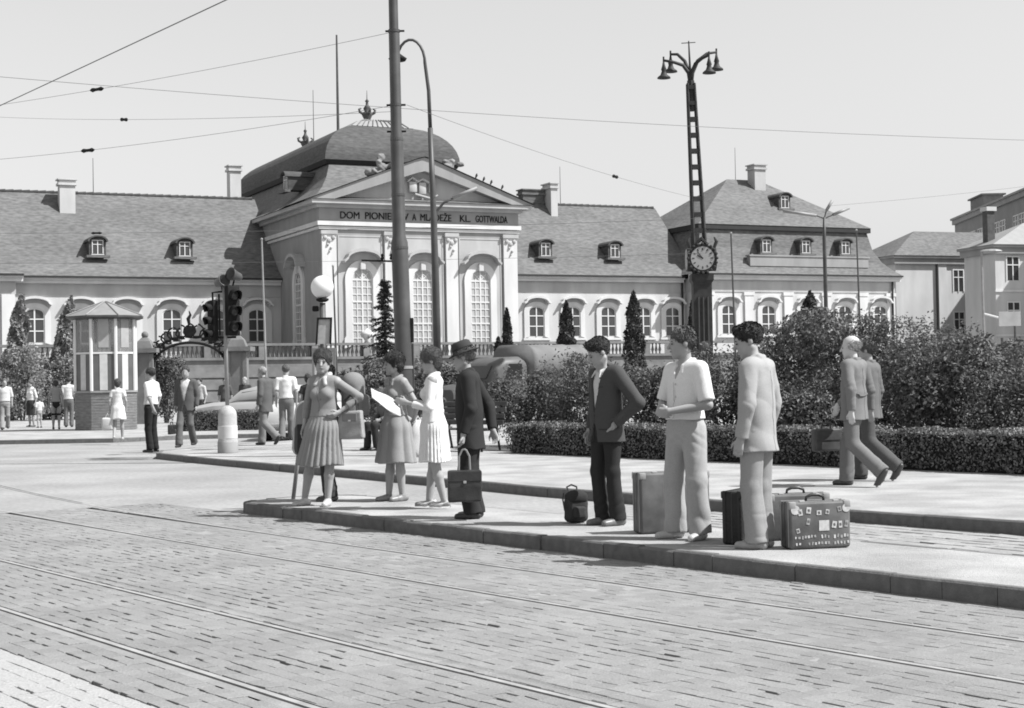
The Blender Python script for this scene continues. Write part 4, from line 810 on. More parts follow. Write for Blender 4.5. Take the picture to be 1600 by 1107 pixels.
# suitcase covered with stickers
r_st = random.Random(5); Ls, Ws, Hs = .50, .20, .36
sc1 = suitcase('brown suitcase covered with pale stickers at the right end of the luggage', (2.33, 12.42, Z1), rad(13), Ls, Ws, Hs, fibre)
def sticker(name, pts, m=paper): return ob(name, MB().ext([(x, -Ws/2-.0035, z) for x, z in pts], (0, .0025, 0)), m, sc1)
circ = lambda cx_, cz, r, n=14: [(cx_+r*math.cos(2*PI*k/n), cz+r*math.sin(2*PI*k/n)) for k in range(n)]
rc = lambda cx_, cz, a, b, t=0: [(cx_+x*math.cos(t)-z*math.sin(t), cz+x*math.sin(t)+z*math.cos(t)) for x, z in ((-a, -b), (a, -b), (a, b), (-a, b))]
sticker('sticker', circ(-.205, .305, .036)); sticker('sticker', circ(.215, .31, .032)); sticker('sticker', rc(.03, .18, .042, .04)); 
for cx_, cz in ((-.165, .285), (-.095, .30), (-.01, .28), (.06, .285), (.16, .305), (-.10, .215), (-.185, .145), (.115, .185), (.165, .185), (.215, .19)):
    sticker('sticker', rc(cx_, cz, .017*r_st.uniform(.7, 1.2), .024*r_st.uniform(.7, 1.1), r_st.uniform(-.3, .3)), r_st.choice((paper, paper2))); sticker('sticker', rc(cx_, cz, .008, .010, .3), fibre2).location = (0, -.0012, 0)
for k in range(17):
    if r_st.random() < .9: sticker('sticker', rc(-.205+k*.0268+r_st.uniform(-.004, .004), .095+r_st.uniform(-.004, .006), r_st.uniform(.005, .009), r_st.uniform(.008, .014), r_st.uniform(-.25, .25)), r_st.choice((paper, paper2)))
    if r_st.random() < .85: sticker('sticker', rc(-.20+k*.0265+r_st.uniform(-.003, .003), .045+r_st.uniform(-.003, .004), r_st.uniform(.005, .0085), r_st.uniform(.008, .013), r_st.uniform(-.25, .25)), r_st.choice((paper, paper2)))
suitcase('tall grey fibre suitcase standing behind the stout man in white', (1.36, 13.9, Z1), rad(16), .64, .20, .52, fibre2, handle=False)
suitcase('dark suitcase standing end-on beside the man in the pale suit', (1.86, 12.98, Z1), rad(62), .58, .17, .42, M('black_case', .022, .45, .3, 8, .3, 60), handle=False, edging=M('black_edging', .03, .4))
suitcase('pale flat-topped suitcase behind the stickered one', (2.3, 13.1, Z1), rad(10), .52, .18, .37, fibre)
# small rucksack on the ground
rs = emp('rucksack', (.575, 15.0, Z1), rad(20), 'small dark canvas rucksack standing alone on the island', 'rucksack')
canv = cloth('canvas', .055)
sdf_part('bag', lambda p: smin(rboxd(p, (0, 0, .13), (.105, .075, .125), .05), ellip(p, (0, 0, .2), (.10, .07, .09)), .03)+folds(p*1.5, .005, 3), (-.2, -.2, -.03), (.2, .2, .36), .008, canv, rs)
sdf_part('flap', lambda p: np.maximum(smin(rboxd(p, (0, -.005, .235), (.095, .083, .05), .04), ellip(p, (0, -.01, .24), (.10, .085, .07)), .02), .19-p[:, 2]), (-.2, -.2, .15), (.2, .2, .36), .008, cloth('canvas2', .04), rs)
sdf_part('pocket', lambda p: rboxd(p, (0, -.085, .10), (.06, .03, .06), .025)+folds(p*2, .003, 5), (-.1, -.15, 0), (.1, 0, .2), .007, canv, rs)
ob('strap', MB().tube([(-.04, .07, .29), (-.05, .10, .33), (.0, .11, .35), (.05, .10, .33), (.04, .07, .29)], .009, 6), leather, rs); ob('strap', MB().tube([(-.11, .03, .28), (-.14, -.02, .22), (-.13, -.04, .12)], .008, 6), leather, rs)
# big rucksack on the boy's back
rk = emp('frame_rucksack', (-1.86, 18.42, 1.02), 0, 'large grey rucksack with rounded top on the back of the hidden boy', 'rucksack')
sdf_part('bag', lambda p: smin(rboxd(p, (.02, 0, .28), (.13, .19, .27), .12), ellip(p, (.02, 0, .48), (.12, .18, .10)), .05)+folds(p, .004, 9), (-.2, -.3, -.06), (.25, .3, .68), .011, cloth('rucks', .22), rk)
sdf_part('pocket', lambda p: rboxd(p, (.15, 0, .2), (.05, .11, .12), .04), (.05, -.2, 0), (.25, .2, .4), .011, cloth('rucks', .22), rk)
ob('strap', MB().tube([(-.10, -.12, .5), (-.2, -.13, .46), (-.22, -.14, .3), (-.1, -.14, .1)], .018, 6), leather, rk)
# handbag of the young woman
hb = emp('handbag', (-1.80, 17.72, .86), rad(-12), 'pale leather handbag hanging from the arm of the woman in the pleated dress', 'handbag')
hbm = M('pale_leather', .33, .5, .12, 9, .2, 60)
sdf_part('bag', lambda p: np.maximum(rboxd(p, (0, 0, .15), (.155-.18*0, .055, .16), .03), np.abs(p[:, 0])-.155+.22*(p[:, 2]-.0)*.45)+folds(p*1.5, .003, 4), (-.22, -.12, -.04), (.22, .12, .36), .008, hbm, hb)
ob('flap', MB().rbox((0, -.057, .235), (.17, .012, .09), .005), M('flap_leather', .20, .5), hb); ob('clasp', MB().rbox((0, -.066, .195), (.03, .012, .02), .004), brass, hb)
for s in (-1, 1): ob('handle', MB().tube([(-.08, s*.03, .30), (-.07, s*.035, .42), (0, s*.03, .48), (.07, s*.035, .42), (.08, s*.03, .30)], .009, 6), leather, hb)
# white bag of the woman with hands behind her back
wb = emp('cloth_bag', (-1.10, 18.42, .62), rad(30), 'white cloth bag held behind her back by the woman in the plain dress', 'bag')
sdf_part('bag', lambda p: smin(ellip(p, (0, 0, .18), (.12, .06, .2)), ellip(p, (0, 0, .32), (.07, .04, .1)), .06)+folds(p, .009, 6, .5), (-.2, -.15, -.06), (.2, .15, .5), .01, cloth('bagwhite', .6), wb)
ob('handle', MB().tube([(-.05, 0, .38), (0, 0, .46), (.05, 0, .38)], .012, 6), cloth('bagwhite', .6), wb)
# newspaper
npv = MB()
def sheet(mb, x0, x1, n, fz, w_):
    V = []; 
    for k in range(n+1):
        t = k/n; x = x0+(x1-x0)*t
        for s in (-1, 0, 1): V.append((x, s*w_+.01*math.sin(6*t), fz(t)+(-.01 if s == 0 else 0)))
    return mb.add(V, [(3*k+j, 3*k+3+j, 3*k+4+j, 3*k+1+j) for k in range(n) for j in (0, 1)])
nw = emp('newspaper', (-1.23, 17.02, 1.27), rad(0), 'open newspaper held up by the woman in white', 'newspaper')
for s in (-1, 1):
    q = MB(); V = []
    for i in range(9):
        for j in range(7):
            u, v = i/8, j/6; V.append((.02-.30*u+.03*v, s*.23*v, -.03+.19*u-.13*v+.015*math.sin(5*u+3*v)))
    q.add(V, [(i*7+j, i*7+7+j, i*7+8+j, i*7+j+1) for i in range(8) for j in range(6)]); md = ob('page', q.mesh('page', True, fix=False), paper, nw); mo = md.modifiers.new('solid', 'SOLIDIFY'); mo.thickness = .003
# dark briefcase of the man with the hat
bc = emp('briefcase', (-.48, 15.44, .30), rad(4), 'dark leather briefcase held by the man with the hat', 'briefcase')
sdf_part('bag', lambda p: np.maximum(rboxd(p, (0, 0, .155), (.165, .055, .155), .02), np.abs(p[:, 1])-.06+.11*(p[:, 2]-.1)*.9)+folds(p*1.4, .004, 11), (-.22, -.12, -.04), (.22, .12, .36), .008, leather, bc)
ob('flap', MB().rbox((0, -.052, .25), (.32, .012, .10), .005), leather, bc); ob('lock', MB().rbox((0, -.062, .195), (.03, .01, .025), .003), brass, bc)
for s in (-1, 1): ob('handle', MB().tube([(s*.055, 0, .30), (s*.05, 0, .44), (s*.02, 0, .50), (0, 0, .51)], .010, 6), M('pale_strap', .25, .5), bc)
# briefcases of the passers-by
def brief(label, loc, rz, s=1.0, m=leather):
    b = emp('briefcase', loc, rz, label, 'briefcase', 'briefcases carried by passers-by')
    ob('bag', MB().rbox((0, 0, .14*s), (.40*s, .10*s, .28*s), .03*s, seg=3), m, b, smooth='auto'); ob('flap', MB().rbox((0, -.056*s, .2*s), (.38*s, .014, .13*s), .006), m, b); ob('handle', MB().tube([(-.07, 0, .28*s), (-.06, 0, .35*s), (.06, 0, .35*s), (.07, 0, .28*s)], .011, 6), m, b); return b
brief('worn dark briefcase carried by the white-haired walker', (3.86, 19.72, .53), rad(25), 1.0, M('worn_leather', .06, .5, .3, 9))
brief('small dark case in the hand of the man in the open suit', (-7.72, 36.1, .42), rad(80), .8)
wbg = emp('shopping_bag', (-10.72, 42.2, .38), 0, 'white shopping bag carried by the woman in the white skirt', 'bag'); ob('bag', MB().rbox((0, 0, .17), (.3, .12, .34), .05, seg=3), cloth('bagwhite', .6), wbg, smooth='auto'); ob('handle', MB().tube([(-.06, 0, .33), (0, 0, .45), (.06, 0, .33)], .012, 6), cloth('bagwhite', .6), wbg)
# oval stop plate on a leaning post beside the young woman
sp = emp('stop_sign', (-2.58, 18.85, Z1), rad(8), 'grey oblong stop plate on a leaning steel post at the island tip', 'sign')
ob('post', MB().tube([(-.03, 0, 0), (.10, .02, 1.0)], .024, 10), polelight, sp, smooth=True)
pl_ = [(.11+.115*math.cos(t), .205*(1 if math.sin(t) > 0 else -1)+.115*math.sin(t)) for t in np.linspace(0, 2*PI, 28, endpoint=False)]
pm = MB().ext([(x+z*.10, -.03, z+.83) for x, z in pl_], (0, .018, 0)); ob('plate', pm, M('plate_grey', .12, .5, .15, 5), sp)
rim = MB().tube([(x+z*.10, -.02, z+.83) for x, z in pl_]+[(pl_[0][0]+pl_[0][1]*.1, -.02, pl_[0][1]+.83)], .012, 6); ob('rim', rim, M('plate_rim', .3, .4), sp)
ob('bracket', MB().box(.03, .10, -.045, -.03, .52, .88), iron, sp)
# ------------------------------------------------------------------ vegetation
def leaves(P, Nn, size, seed, aspect=.55, jit=.9, fold=.25):
    """one leaf (two triangles folded on the midrib, as a quad pair) per point"""
    r = np.random.default_rng(seed); n = len(P); s = size*r.uniform(.6, 1.35, n)[:, None]
    d = Nn+r.normal(0, jit, (n, 3)); d /= np.linalg.norm(d, axis=1)[:, None]                 # leaf normal
    t = r.normal(0, 1, (n, 3)); t -= d*(t*d).sum(1)[:, None]; t /= np.linalg.norm(t, axis=1)[:, None]; b = np.cross(d, t)
    V = np.stack([P-t*s*.5, P+b*s*aspect*.5+d*s*fold*.3, P+t*s*.5-d*s*.1, P-b*s*aspect*.5+d*s*fold*.3], 1).reshape(-1, 3)
    F = np.arange(4*n, dtype=np.int32).reshape(-1, 4); return V, F, r.random(n)
def blobpts(blobs, n, seed, shell=.62):
    r = np.random.default_rng(seed); vol = np.array([b[3]*b[4]+b[4]*b[5]+b[3]*b[5] for b in blobs]); k = r.choice(len(blobs), n, p=vol/vol.sum())
    u = r.normal(0, 1, (n, 3)); u /= np.linalg.norm(u, axis=1)[:, None]; rr = shell+(1-shell)*r.random(n)**.6; rr *= 1+.10*np.sin(u[:, 0]*7+k)+.08*np.sin(u[:, 2]*9+k*2)
    B = np.array(blobs)[k]; return B[:, :3]+u*rr[:, None]*B[:, 3:], u
LEAF = leafmat('shrub_leaf', .125, .55, .6, .25); LEAFD = leafmat('conifer_leaf', .045, .6, .6, .25, .1); HEDGE = leafmat('hedge_leaf', .155, .7, .45, .4); LEAFP = leafmat('pale_leaf', .22, .5, .5, .35)
bark = M('bark', .09, .9, .3, 8, .5, 30)
def shrub(label, X, Y, hgt, wx, wy, n, size, seed, mat=LEAF, group='shrubs behind the hedge', cat='shrub', name='shrub', nb=7, z0=.13):
    r = random.Random(seed); t = emp(name, (X, Y, z0), r.uniform(0, 6), label, cat, group)
    blobs = [(0, 0, hgt*.45, wx*.8, wx*.8*wy/wx, hgt*.45)]
    for k in range(nb):
        a = r.uniform(0, 6.28); q = r.uniform(.35, .8); z = r.uniform(.3, .85)*hgt; s = r.uniform(.28, .5)
        blobs.append((math.cos(a)*wx*q, math.sin(a)*wy*q, z, wx*s, wy*s, min(hgt*.32*r.uniform(.7, 1.1), hgt-z+.1)))
    P, U = blobpts(blobs, n, seed); 
    # loose shoots above the outline
    rg = np.random.default_rng(seed+1); ns = 46; bx = rg.uniform(-wx, wx, ns)*.85; by = rg.uniform(-wy, wy, ns)*.85; extra = []
    for i in range(ns):
        zt = hgt*(.55+.35*math.sqrt(max(0, 1-(bx[i]/wx)**2-(by[i]/wy)**2*.6))); L_ = rg.uniform(.15, .45); dx, dy = rg.normal(0, .25, 2)
        tt = rg.random(9); extra.append(np.stack([bx[i]+dx*tt*L_, by[i]+dy*tt*L_, zt+tt*L_], 1)+rg.normal(0, .03, (9, 3)))
    ex = np.concatenate(extra); P = np.concatenate([P, ex]); U = np.concatenate([U, np.tile((0, 0, 1.0), (len(ex), 1))])
    P[:, 2] = np.maximum(P[:, 2], .03)
    V, F, tn = leaves(P, U*.7+np.array((0, 0, .5)), size, seed); ob('foliage', npmesh('foliage', V, F, tn), mat, t)
    st_ = MB()
    for k in range(6):
        a = r.uniform(0, 6.28); st_.tube([(math.cos(a)*.08, math.sin(a)*.08, -.05), (math.cos(a)*wx*.3, math.sin(a)*wy*.3, hgt*.4), (math.cos(a)*wx*.5, math.sin(a)*wy*.5, hgt*.75)], [.03, .02, .008], 5)
    ob('stem', st_, bark, t); return t
SH = [  # x, y, height, half width, half depth, leaves, label
    (.3, 33.4, 1.5, .9, .8, 3000, 'low shrub by the end of the hedge next to the bench'), (1.35, 33.0, 1.8, 1.15, 1.1, 3800, 'loose shrub in front of the lorry'), (2.8, 31.6, 1.65, 1.15, 1.1, 3800, 'shrub behind the man in the tweed jacket'),
    (4.2, 30.8, 1.9, 1.2, 1.2, 4400, 'shrub left of the stout man, below the clock column'), (5.3, 31.0, 2.25, 1.2, 1.3, 5000, 'tall shrub between the stout man and the man in the pale suit'), (6.3, 29.6, 2.5, 1.4, 1.3, 6000, 'tallest dense shrub behind the man in the pale suit'),
    (7.3, 28.6, 2.3, 1.4, 1.4, 6000, 'tall shrub left of the white-haired walker'), (7.1, 26.4, 1.8, 1.4, 1.1, 5600, 'broad shrub behind the white-haired walker'), (8.2, 26.6, 1.9, 1.4, 1.3, 6000, 'high shrub beyond the two walkers'), (7.6, 24.2, 1.45, 1.2, 1.1, 5000, 'shrub just right of the walkers'),
    (9.3, 25.2, 1.65, 1.5, 1.4, 5600, 'rounded shrub below the far office building'), (7.9, 22.6, 1.15, 1.1, 1.0, 4600, 'front shrub at the right edge of the picture'), (9.3, 22.6, 1.3, 1.3, 1.3, 5000, 'rear shrub at the right edge of the picture'), (5.2, 28.4, 1.35, 1.2, .8, 4200, 'low shrub close behind the hedge in the middle')]
for i, (x, y, h_, wx, wy, n, lab) in enumerate(SH): shrub(lab, x, y, h_, wx, wy, int(n*2.3), .072, 100+i)
# clipped hedge along the pavement
hg = emp('hedge', st(17.6, -9.0, .12), 0, 'long low clipped hedge along the back of the pavement', 'hedge')
def boxleaf(n, a0, a1, n0, n1, h_, seed, o):
    r = np.random.default_rng(seed); f = r.random(n); a = r.uniform(a0, a1, n); nn = np.where(f < .42, n0+np.abs(r.normal(0, .035, n)), r.uniform(n0, n1, n)); z = np.where(f < .42, r.uniform(.02, h_, n), h_-np.abs(r.normal(0, .04, n))); z = z+.025*np.sin(a*5)+.02*np.sin(a*13+1)
    nn = nn+.03*np.sin(a*4+z*6); back = f > .88; nn = np.where(back, n1, nn); z = np.where(back, r.uniform(0, h_, n), z)
    U = np.where((f < .42)[:, None], np.array((-CA, -SA, .2)), np.array((0, 0, 1.0))); X = nn*CA+a*SA-o[0]; Y = nn*SA-a*CA-o[1]
    return np.stack([X, Y, z], 1), U
P, U = boxleaf(46000, -24.6, -1, 17.65, 18.35, .56, 5, st(17.6, -9.0)); V, F, tn = leaves(P, U, .050, 6, .6, 1.0); ob('foliage', npmesh('foliage', V, F, tn), HEDGE, hg)
core = MB().add([(np.array(st(n, a, z))-np.array(st(17.6, -9.0, 0))).tolist() for z in (0, .5) for n, a in ((17.72, -24.5), (18.28, -24.5), (18.28, -1), (17.72, -1))], [(0, 1, 2, 3), (4, 5, 6, 7), (0, 1, 5, 4), (1, 2, 6, 5), (2, 3, 7, 6), (3, 0, 4, 7)]); ob('shade_core', core, M('hedge_inner_shade', .02, 1, .4, 12), hg)  # solid near-black block, the shade among the leaves put into its colour
hg2 = emp('hedge', (-8.9, 50.3, .12), 0, 'short clipped hedge behind the traffic light bollard', 'hedge')
r_ = np.random.default_rng(9); P = np.stack([r_.uniform(-1.6, 1.7, 5000), np.where(r_.random(5000) < .6, -.4, r_.uniform(-.4, .4, 5000)), r_.uniform(0, .62, 5000)], 1); P[:, 2] = np.where(P[:, 1] > -.39, .62, P[:, 2]); V, F, tn = leaves(P, np.tile((.1, -.8, .5), (5000, 1)), .07, 10, .6, 1.0); ob('foliage', npmesh('foliage', V, F, tn), HEDGE, hg2); ob('shade_core', MB().box(-1.5, 1.6, -.33, .33, 0, .56), M('hedge_inner_shade', .02), hg2)  # filled with the same dark block, inner shade as colour
# columnar conifers on the terrace
def column(label, X, Y, z0, h_, w_, seed, n=3800, mat=LEAFD, group='columnar conifers by the palace', name='conifer', lean=0.0):
    r = np.random.default_rng(seed); t = emp(name, (X, Y, z0), 0, label, 'tree', group); u = r.random(n)**.8; th = r.uniform(0, 6.28, n); rad_ = w_*(1-u**2.6)**.7*np.minimum(1, .7+u*1.5)*(1+.18*np.sin(u*31+th*3+seed))*(1+.13*np.sin(u*17+th*2)+.10*np.sin(th*5+u*9)); q = .6+.4*r.random(n)**.5
    P = np.stack([np.cos(th)*rad_*q+lean*u*h_, np.sin(th)*rad_*q, u*h_+r.normal(0, .05, n)], 1); V, F, tn = leaves(P, np.stack([np.cos(th), np.sin(th), .3+0*th], 1), .20, seed+1, .6, .8); ob('crown', npmesh('crown', V, F, tn), mat, t); ob('trunk', MB().tube([(0, 0, -.3), (lean*h_*.9, 0, h_*.9)], [.12, .02], 6), bark, t); return t
for X, Y, z0, h_, w_, lab in ((-.25, 90, 1.0, 4.6, .34, 'slim dark conifer right of the centre block'), (-.75, 88, 1.0, 2.9, .30, 'small dark conifer next to the slim one by the centre block'), (3.1, 90, 1.0, 4.9, .55, 'dark columnar conifer between the first and second right wing windows'), (6.9, 90, 1.0, 5.4, .60, 'dark columnar conifer between the third and fourth right wing windows'), (10.35, 90, 1.0, 5.2, .50, 'dark columnar conifer just left of the clock column')): column(lab, X, Y, z0, h_, w_, int(X*10)+50)
# climbing plants and shrubs at the left
column('tall leafy climber leaning right at the left edge of the picture', -23.6, 75, .1, 5.9, .6, 71, 5200, LEAFP, 'climbers at the left', 'climbing_plant', .10); column('tall leafy climber leaning right beside the kiosk', -21.6, 75, .1, 5.7, .6, 72, 5200, LEAFP, 'climbers at the left', 'climbing_plant', .16)
for i, (x, y, h_, wx, lab) in enumerate(((-24.6, 72, 3.6, 1.6, 'bushy mass at the foot of the left climber'), (-22.4, 73, 3.4, 1.5, 'bush between the two climbers'), (-20.4, 74, 3.0, 1.4, 'bush behind the left side of the kiosk'), (-13.7, 63, 2.6, .9, 'bush growing beside the wrought-iron gate'), (-5.7, 58, 1.8, 1.2, 'shrub behind the pale car'), (-4.0, 52, 2.3, 1.3, 'shrub under the spruce tree'), (-2.6, 56, 2.0, 1.2, 'shrub behind the tram pole'))): shrub(lab, x, y, h_, wx, wx*.8, 3600, .15, 300+i, LEAFP if i < 3 else LEAF, 'shrubs on the square', z0=.1)
# spruce
fr = emp('spruce_tree', (-4.35, 55.0, .1), 0, 'young spruce with tiered branches beside the tram pole', 'tree')
ob('trunk', MB().tube([(0, 0, 0), (0, 0, 5.1)], [.10, .015], 7), bark, fr); PP = []; UU = []; rg = np.random.default_rng(44); bm_ = MB()
for k in range(30):
    z = 1.0+k*.135; L_ = (1.25*(1-(z-1.0)/4.3)+.06)*(1 if k % 3 else .75)
    for j in range(7):
        a = rg.uniform(0, 6.28); l = L_*rg.uniform(.45, 1.15); e = np.array((math.cos(a)*l, math.sin(a)*l, z-.22*l+rg.normal(0, .06))); bm_.tube([(0, 0, z), tuple(e)], [.02, .006], 4); t = rg.random(46)[:, None]; side = np.array((-math.sin(a), math.cos(a), 0)); PP.append(np.array((0, 0, z))*(1-t)+e*t+side*rg.normal(0, .10, (46, 1))*(1.1-t)+rg.normal(0, .018, (46, 3))); UU.append(np.tile((0, 0, 1.0), (46, 1)))
V, F, tn = leaves(np.concatenate(PP), np.concatenate(UU), .11, 45, .35, .5); ob('needles', npmesh('needles', V, F, tn), LEAFD, fr); ob('branches', bm_, bark, fr, kind='stuff')
column('pointed conifer top rising behind the shrubs at the pavilion', 15.0, 80, .1, 5.6, .8, 91, 3400, LEAFD, 'columnar conifers by the palace')
shrub('far tree crown peeking over the palace roof', -3.0, 175, 19.5, 3.2, 3.0, 3000, .5, 400, LEAFP, 'far trees', 'tree', 'tree', z0=0)
# ------------------------------------------------------------------ street furniture
# tram pole with clamps
tp = emp('tram_pole', (-2.08, 30.0, .12), 0, 'thick stepped steel tram pole rising out of the picture', 'pole')
ob('shaft', MB().tube([(.06, 0, -.1), (.05, 0, 1.5), (.0, 0, 4.0), (-.005, 0, 4.12), (-.02, 0, 6.0), (-.025, 0, 6.1), (-.035, 0, 7.95), (-.04, 0, 8.05), (-.06, 0, 11.5)], [.16, .16, .158, .125, .122, .105, .103, .088, .082], 20), polem, tp, smooth='auto')
for z, rr, x in ((3.9, .165, .0), (5.95, .128, -.02), (4.9, .130, -.01), (8.0, .112, -.035), (6.6, .112, -.03), (1.65, .17, .05), (1.0, .17, .06)): ob('clamp', MB().lathe([(rr-.02, -.03), (rr, -.025), (rr, .025), (rr-.02, .03)], 20, (x, 0, z)), polem if z > 3 else polelight, tp)
for z in (8.0, 6.6, 6.1): ob('hook', MB().tube([(-.2, 0, z), (.16, 0, z)], .02, 6), iron, tp)
ob('cross_arm', MB().tube([(-.72, 0, 3.68), (.14, 0, 3.64)], .018, 6), iron, tp)
for x in (-.33, -.16): ob('insulator', MB().lathe([(.02, 0), (.035, .03), (.02, .06), (.03, .09), (.008, .12)], 8), iron, tp, (x, 0, 3.68))
ob('switch_box', MB().rbox((.20, 0, 2.35), (.08, .12, .46), .012), iron, tp); ob('conduit', MB().tube([(.22, 0, .0), (.22, 0, 2.1)], .018, 6), polem, tp)
# curved lamp mast
cl = emp('curved_lamp', (-1.58, 34.0, .12), 0, 'slender lamp mast with arm curving back over its top, beside the tram pole', 'lamp post')
ob('mast', MB().tube([(0, 0, 0), (-.02, 0, 3.5), (-.05, 0, 5.4), (-.08, 0, 6.8)], [.085, .08, .062, .055], 12), polem, cl, smooth=True)
pts = [(-.08, 0, 6.8), (-.10, 0, 7.6), (-.17, 0, 8.2)]+[(-.17-.30*(1-math.cos(t)), 0, 8.2+.5*math.sin(t)) for t in np.linspace(.2, 2.6, 9)]; ob('arm', MB().tube(pts, [.042, .04, .035]+[.03]*9, 8), polem, cl, smooth=True)
ob('lantern', MB().lathe([(.02, .12), (.06, .1), (.2, .0), (.17, -.05), (.05, -.08)], 14), iron, cl, (-.75, 0, 8.30), smooth=True)
# lamp post with bent arm behind it
al = emp('arm_lamp', (-2.1, 45.0, .12), 0, 'thin lamp post with a tube lamp on a bent arm, behind the curved mast', 'lamp post')
ob('mast', MB().tube([(-.04, 0, 0), (0, 0, 5.9), (.04, 0, 6.2), (.25, 0, 6.45), (.55, 0, 6.58)], [.07, .055, .045, .035, .03], 8), polem, al, smooth=True); ob('tube_lamp', MB().tube([(.5, 0, 6.58), (1.2, 0, 6.85)], .05, 8), polelight, al, smooth=True)
# globe lamp with notice boards
gl = emp('globe_lamp', (-4.02, 34.0, .12), 0, 'white globe lamp on a short dark post with framed notice boards', 'lamp post')
ob('post', MB().tube([(0, 0, 0), (0, 0, 3.1)], [.08, .065], 10), polem, gl, smooth=True); ob('collar', MB().lathe([(.07, 0), (.13, .03), (.14, .07), (.08, .09)], 14), iron, gl, (0, 0, 3.12), smooth=True)
opal = M('opal_glass', .85, .3, .03, 2, spec=.5); ob('globe', MB().ball((0, 0, 3.44), .245, 24, 14), opal, gl, smooth=True); ob('junction_box', MB().rbox((-.15, 0, 2.98), (.14, .1, .12), .03), iron, gl)
nb = emp('notice_board', (-3.98, 33.75, .12), 0, 'framed timetable board fixed on the globe lamp post', 'board')
ob('frame', band([(-.17, 0, 2.19), (-.13, 0, 2.78), (.19, 0, 2.78), (.16, 0, 2.19)], [(-.13, 0, 2.23), (-.095, 0, 2.74), (.15, 0, 2.74), (.125, 0, 2.23)], -.03, .03), iron, nb); ob('sheet', fill([(-.13, 0, 2.22), (-.1, 0, 2.75), (.155, 0, 2.75), (.13, 0, 2.22)], -.005), M('grey_sheet', .42, .7, .12, 8), nb)
ob('bracket', MB().box(-.12, .1, .03, .2, 2.4, 2.44), iron, nb)
nb2 = emp('poster_board', (-3.96, 33.6, .12), 0, 'white poster in a grey frame behind the head of the woman in the pleated dress', 'board')
ob('frame', band([(-.25, 0, 1.50), (-.25, 0, 2.13), (.25, 0, 2.13), (.25, 0, 1.50)], [(-.20, 0, 1.56), (-.20, 0, 2.05), (.20, 0, 2.05), (.20, 0, 1.56)], -.03, .03), M('board_frame', .2, .6), nb2); ob('sheet', fill([(-.2, 0, 1.56), (-.2, 0, 2.05), (.2, 0, 2.05), (.2, 0, 1.56)], -.01), paper, nb2); ob('leg', MB().box(-.24, -.2, -.02, .02, 0, 1.5), iron, nb2); ob('leg', MB().box(.2, .24, -.02, .02, 0, 1.5), iron, nb2)
# traffic light on a concrete bollard
tl = emp('traffic_light', (-5.83, 32.6, .12), 0, 'black traffic light with hooded lenses on a pale concrete bollard', 'traffic light')
conc = M('bollard_concrete', .42, .9, .12, 6, .3, 40, var2=.1, scale2=3)
ob('bollard', MB().lathe([(.205, 0), (.205, .25), (.195, .27), (.195, .55), (.19, .57), (.188, .78), (.17, .86), (.11, .93), (.04, .97)], 24), conc, tl, smooth='auto'); ob('band', MB().lathe([(.19, .29), (.2, .30), (.2, .55), (.19, .56)], 24), M('white_band', .6, .8), tl, smooth='auto'); ob('band', MB().lathe([(.2, .0), (.21, .01), (.21, .22), (.2, .235)], 24), M('grey_band', .3, .8), tl, smooth='auto')
ob('pole', MB().tube([(0, 0, .9), (-.015, 0, 2.4), (-.03, 0, 3.4)], .04, 12), polelight, tl, smooth=True)
def head(n, x, y, z, rz, s, back):
    h_ = emp('signal_head', (x, y, z), rz); h_.parent = tl
    ob('housing', MB().rbox((0, 0, 0), (.28*s, .16*s, 1.02*s), .03), iron, h_, smooth='auto')
    for k in (-1, 0, 1):
        ob('lens', MB().lathe([(.10*s, 0), (.085*s, .012), (0, .02)], 16), M('dark_lens', .06, .2, spec=.6), h_, (0, -.085*s, k*.32*s)).rotation_euler = (PI/2, 0, 0)
        hood = MB(); V = []
        for i in range(11):
            t = rad(-40)+rad(260)*i/10; V += [(.115*s*math.cos(t), 0, .115*s*math.sin(t)), (.12*s*math.cos(t), -.20*s*(.55+.45*max(0, math.sin(t))), .12*s*math.sin(t)-.03*s)]
        hood.add(V, [(2*i, 2*i+2, 2*i+3, 2*i+1) for i in range(10)]); o = ob('hood', hood.mesh('hood', True, fix=False), iron, h_, (0, -.08*s, k*.32*s)); m_ = o.modifiers.new('solid', 'SOLIDIFY'); m_.thickness = .008
head(1, .14, -.05, 2.90, rad(38), 1.0, 0); head(2, -.27, 0, 2.70, rad(-44), .82, 0)
fb = MB().tube([(-.26, 0, 2.9), (-.27, 0, 3.28), (-.05, 0, 3.30), (.15, 0, 3.30)], .022, 6).tube([(-.13, 0, 2.4), (-.14, 0, 3.25)], .02, 6).tube([(-.3, 0, 2.36), (.2, 0, 2.36)], .022, 6); ob('bracket', fb, iron, tl)
for x, z, ry, rz, m_ in ((-.10, 3.50, 20, 40, polelight), (.20, 3.62, -30, -30, polelight)):
    o = ob('loudspeaker', MB().lathe([(.05, -.16), (.08, -.12), (.10, .0), (.135, .12), (.14, .14), (.10, .12), (.02, .0)], 18), polem, tl, (x, 0, z), smooth=True); o.rotation_euler = (rad(75), rad(ry), rad(rz))
    ob('bracket', MB().tube([(x*.6, 0, 3.3), (x, 0, z)], .018, 6), iron, tl)
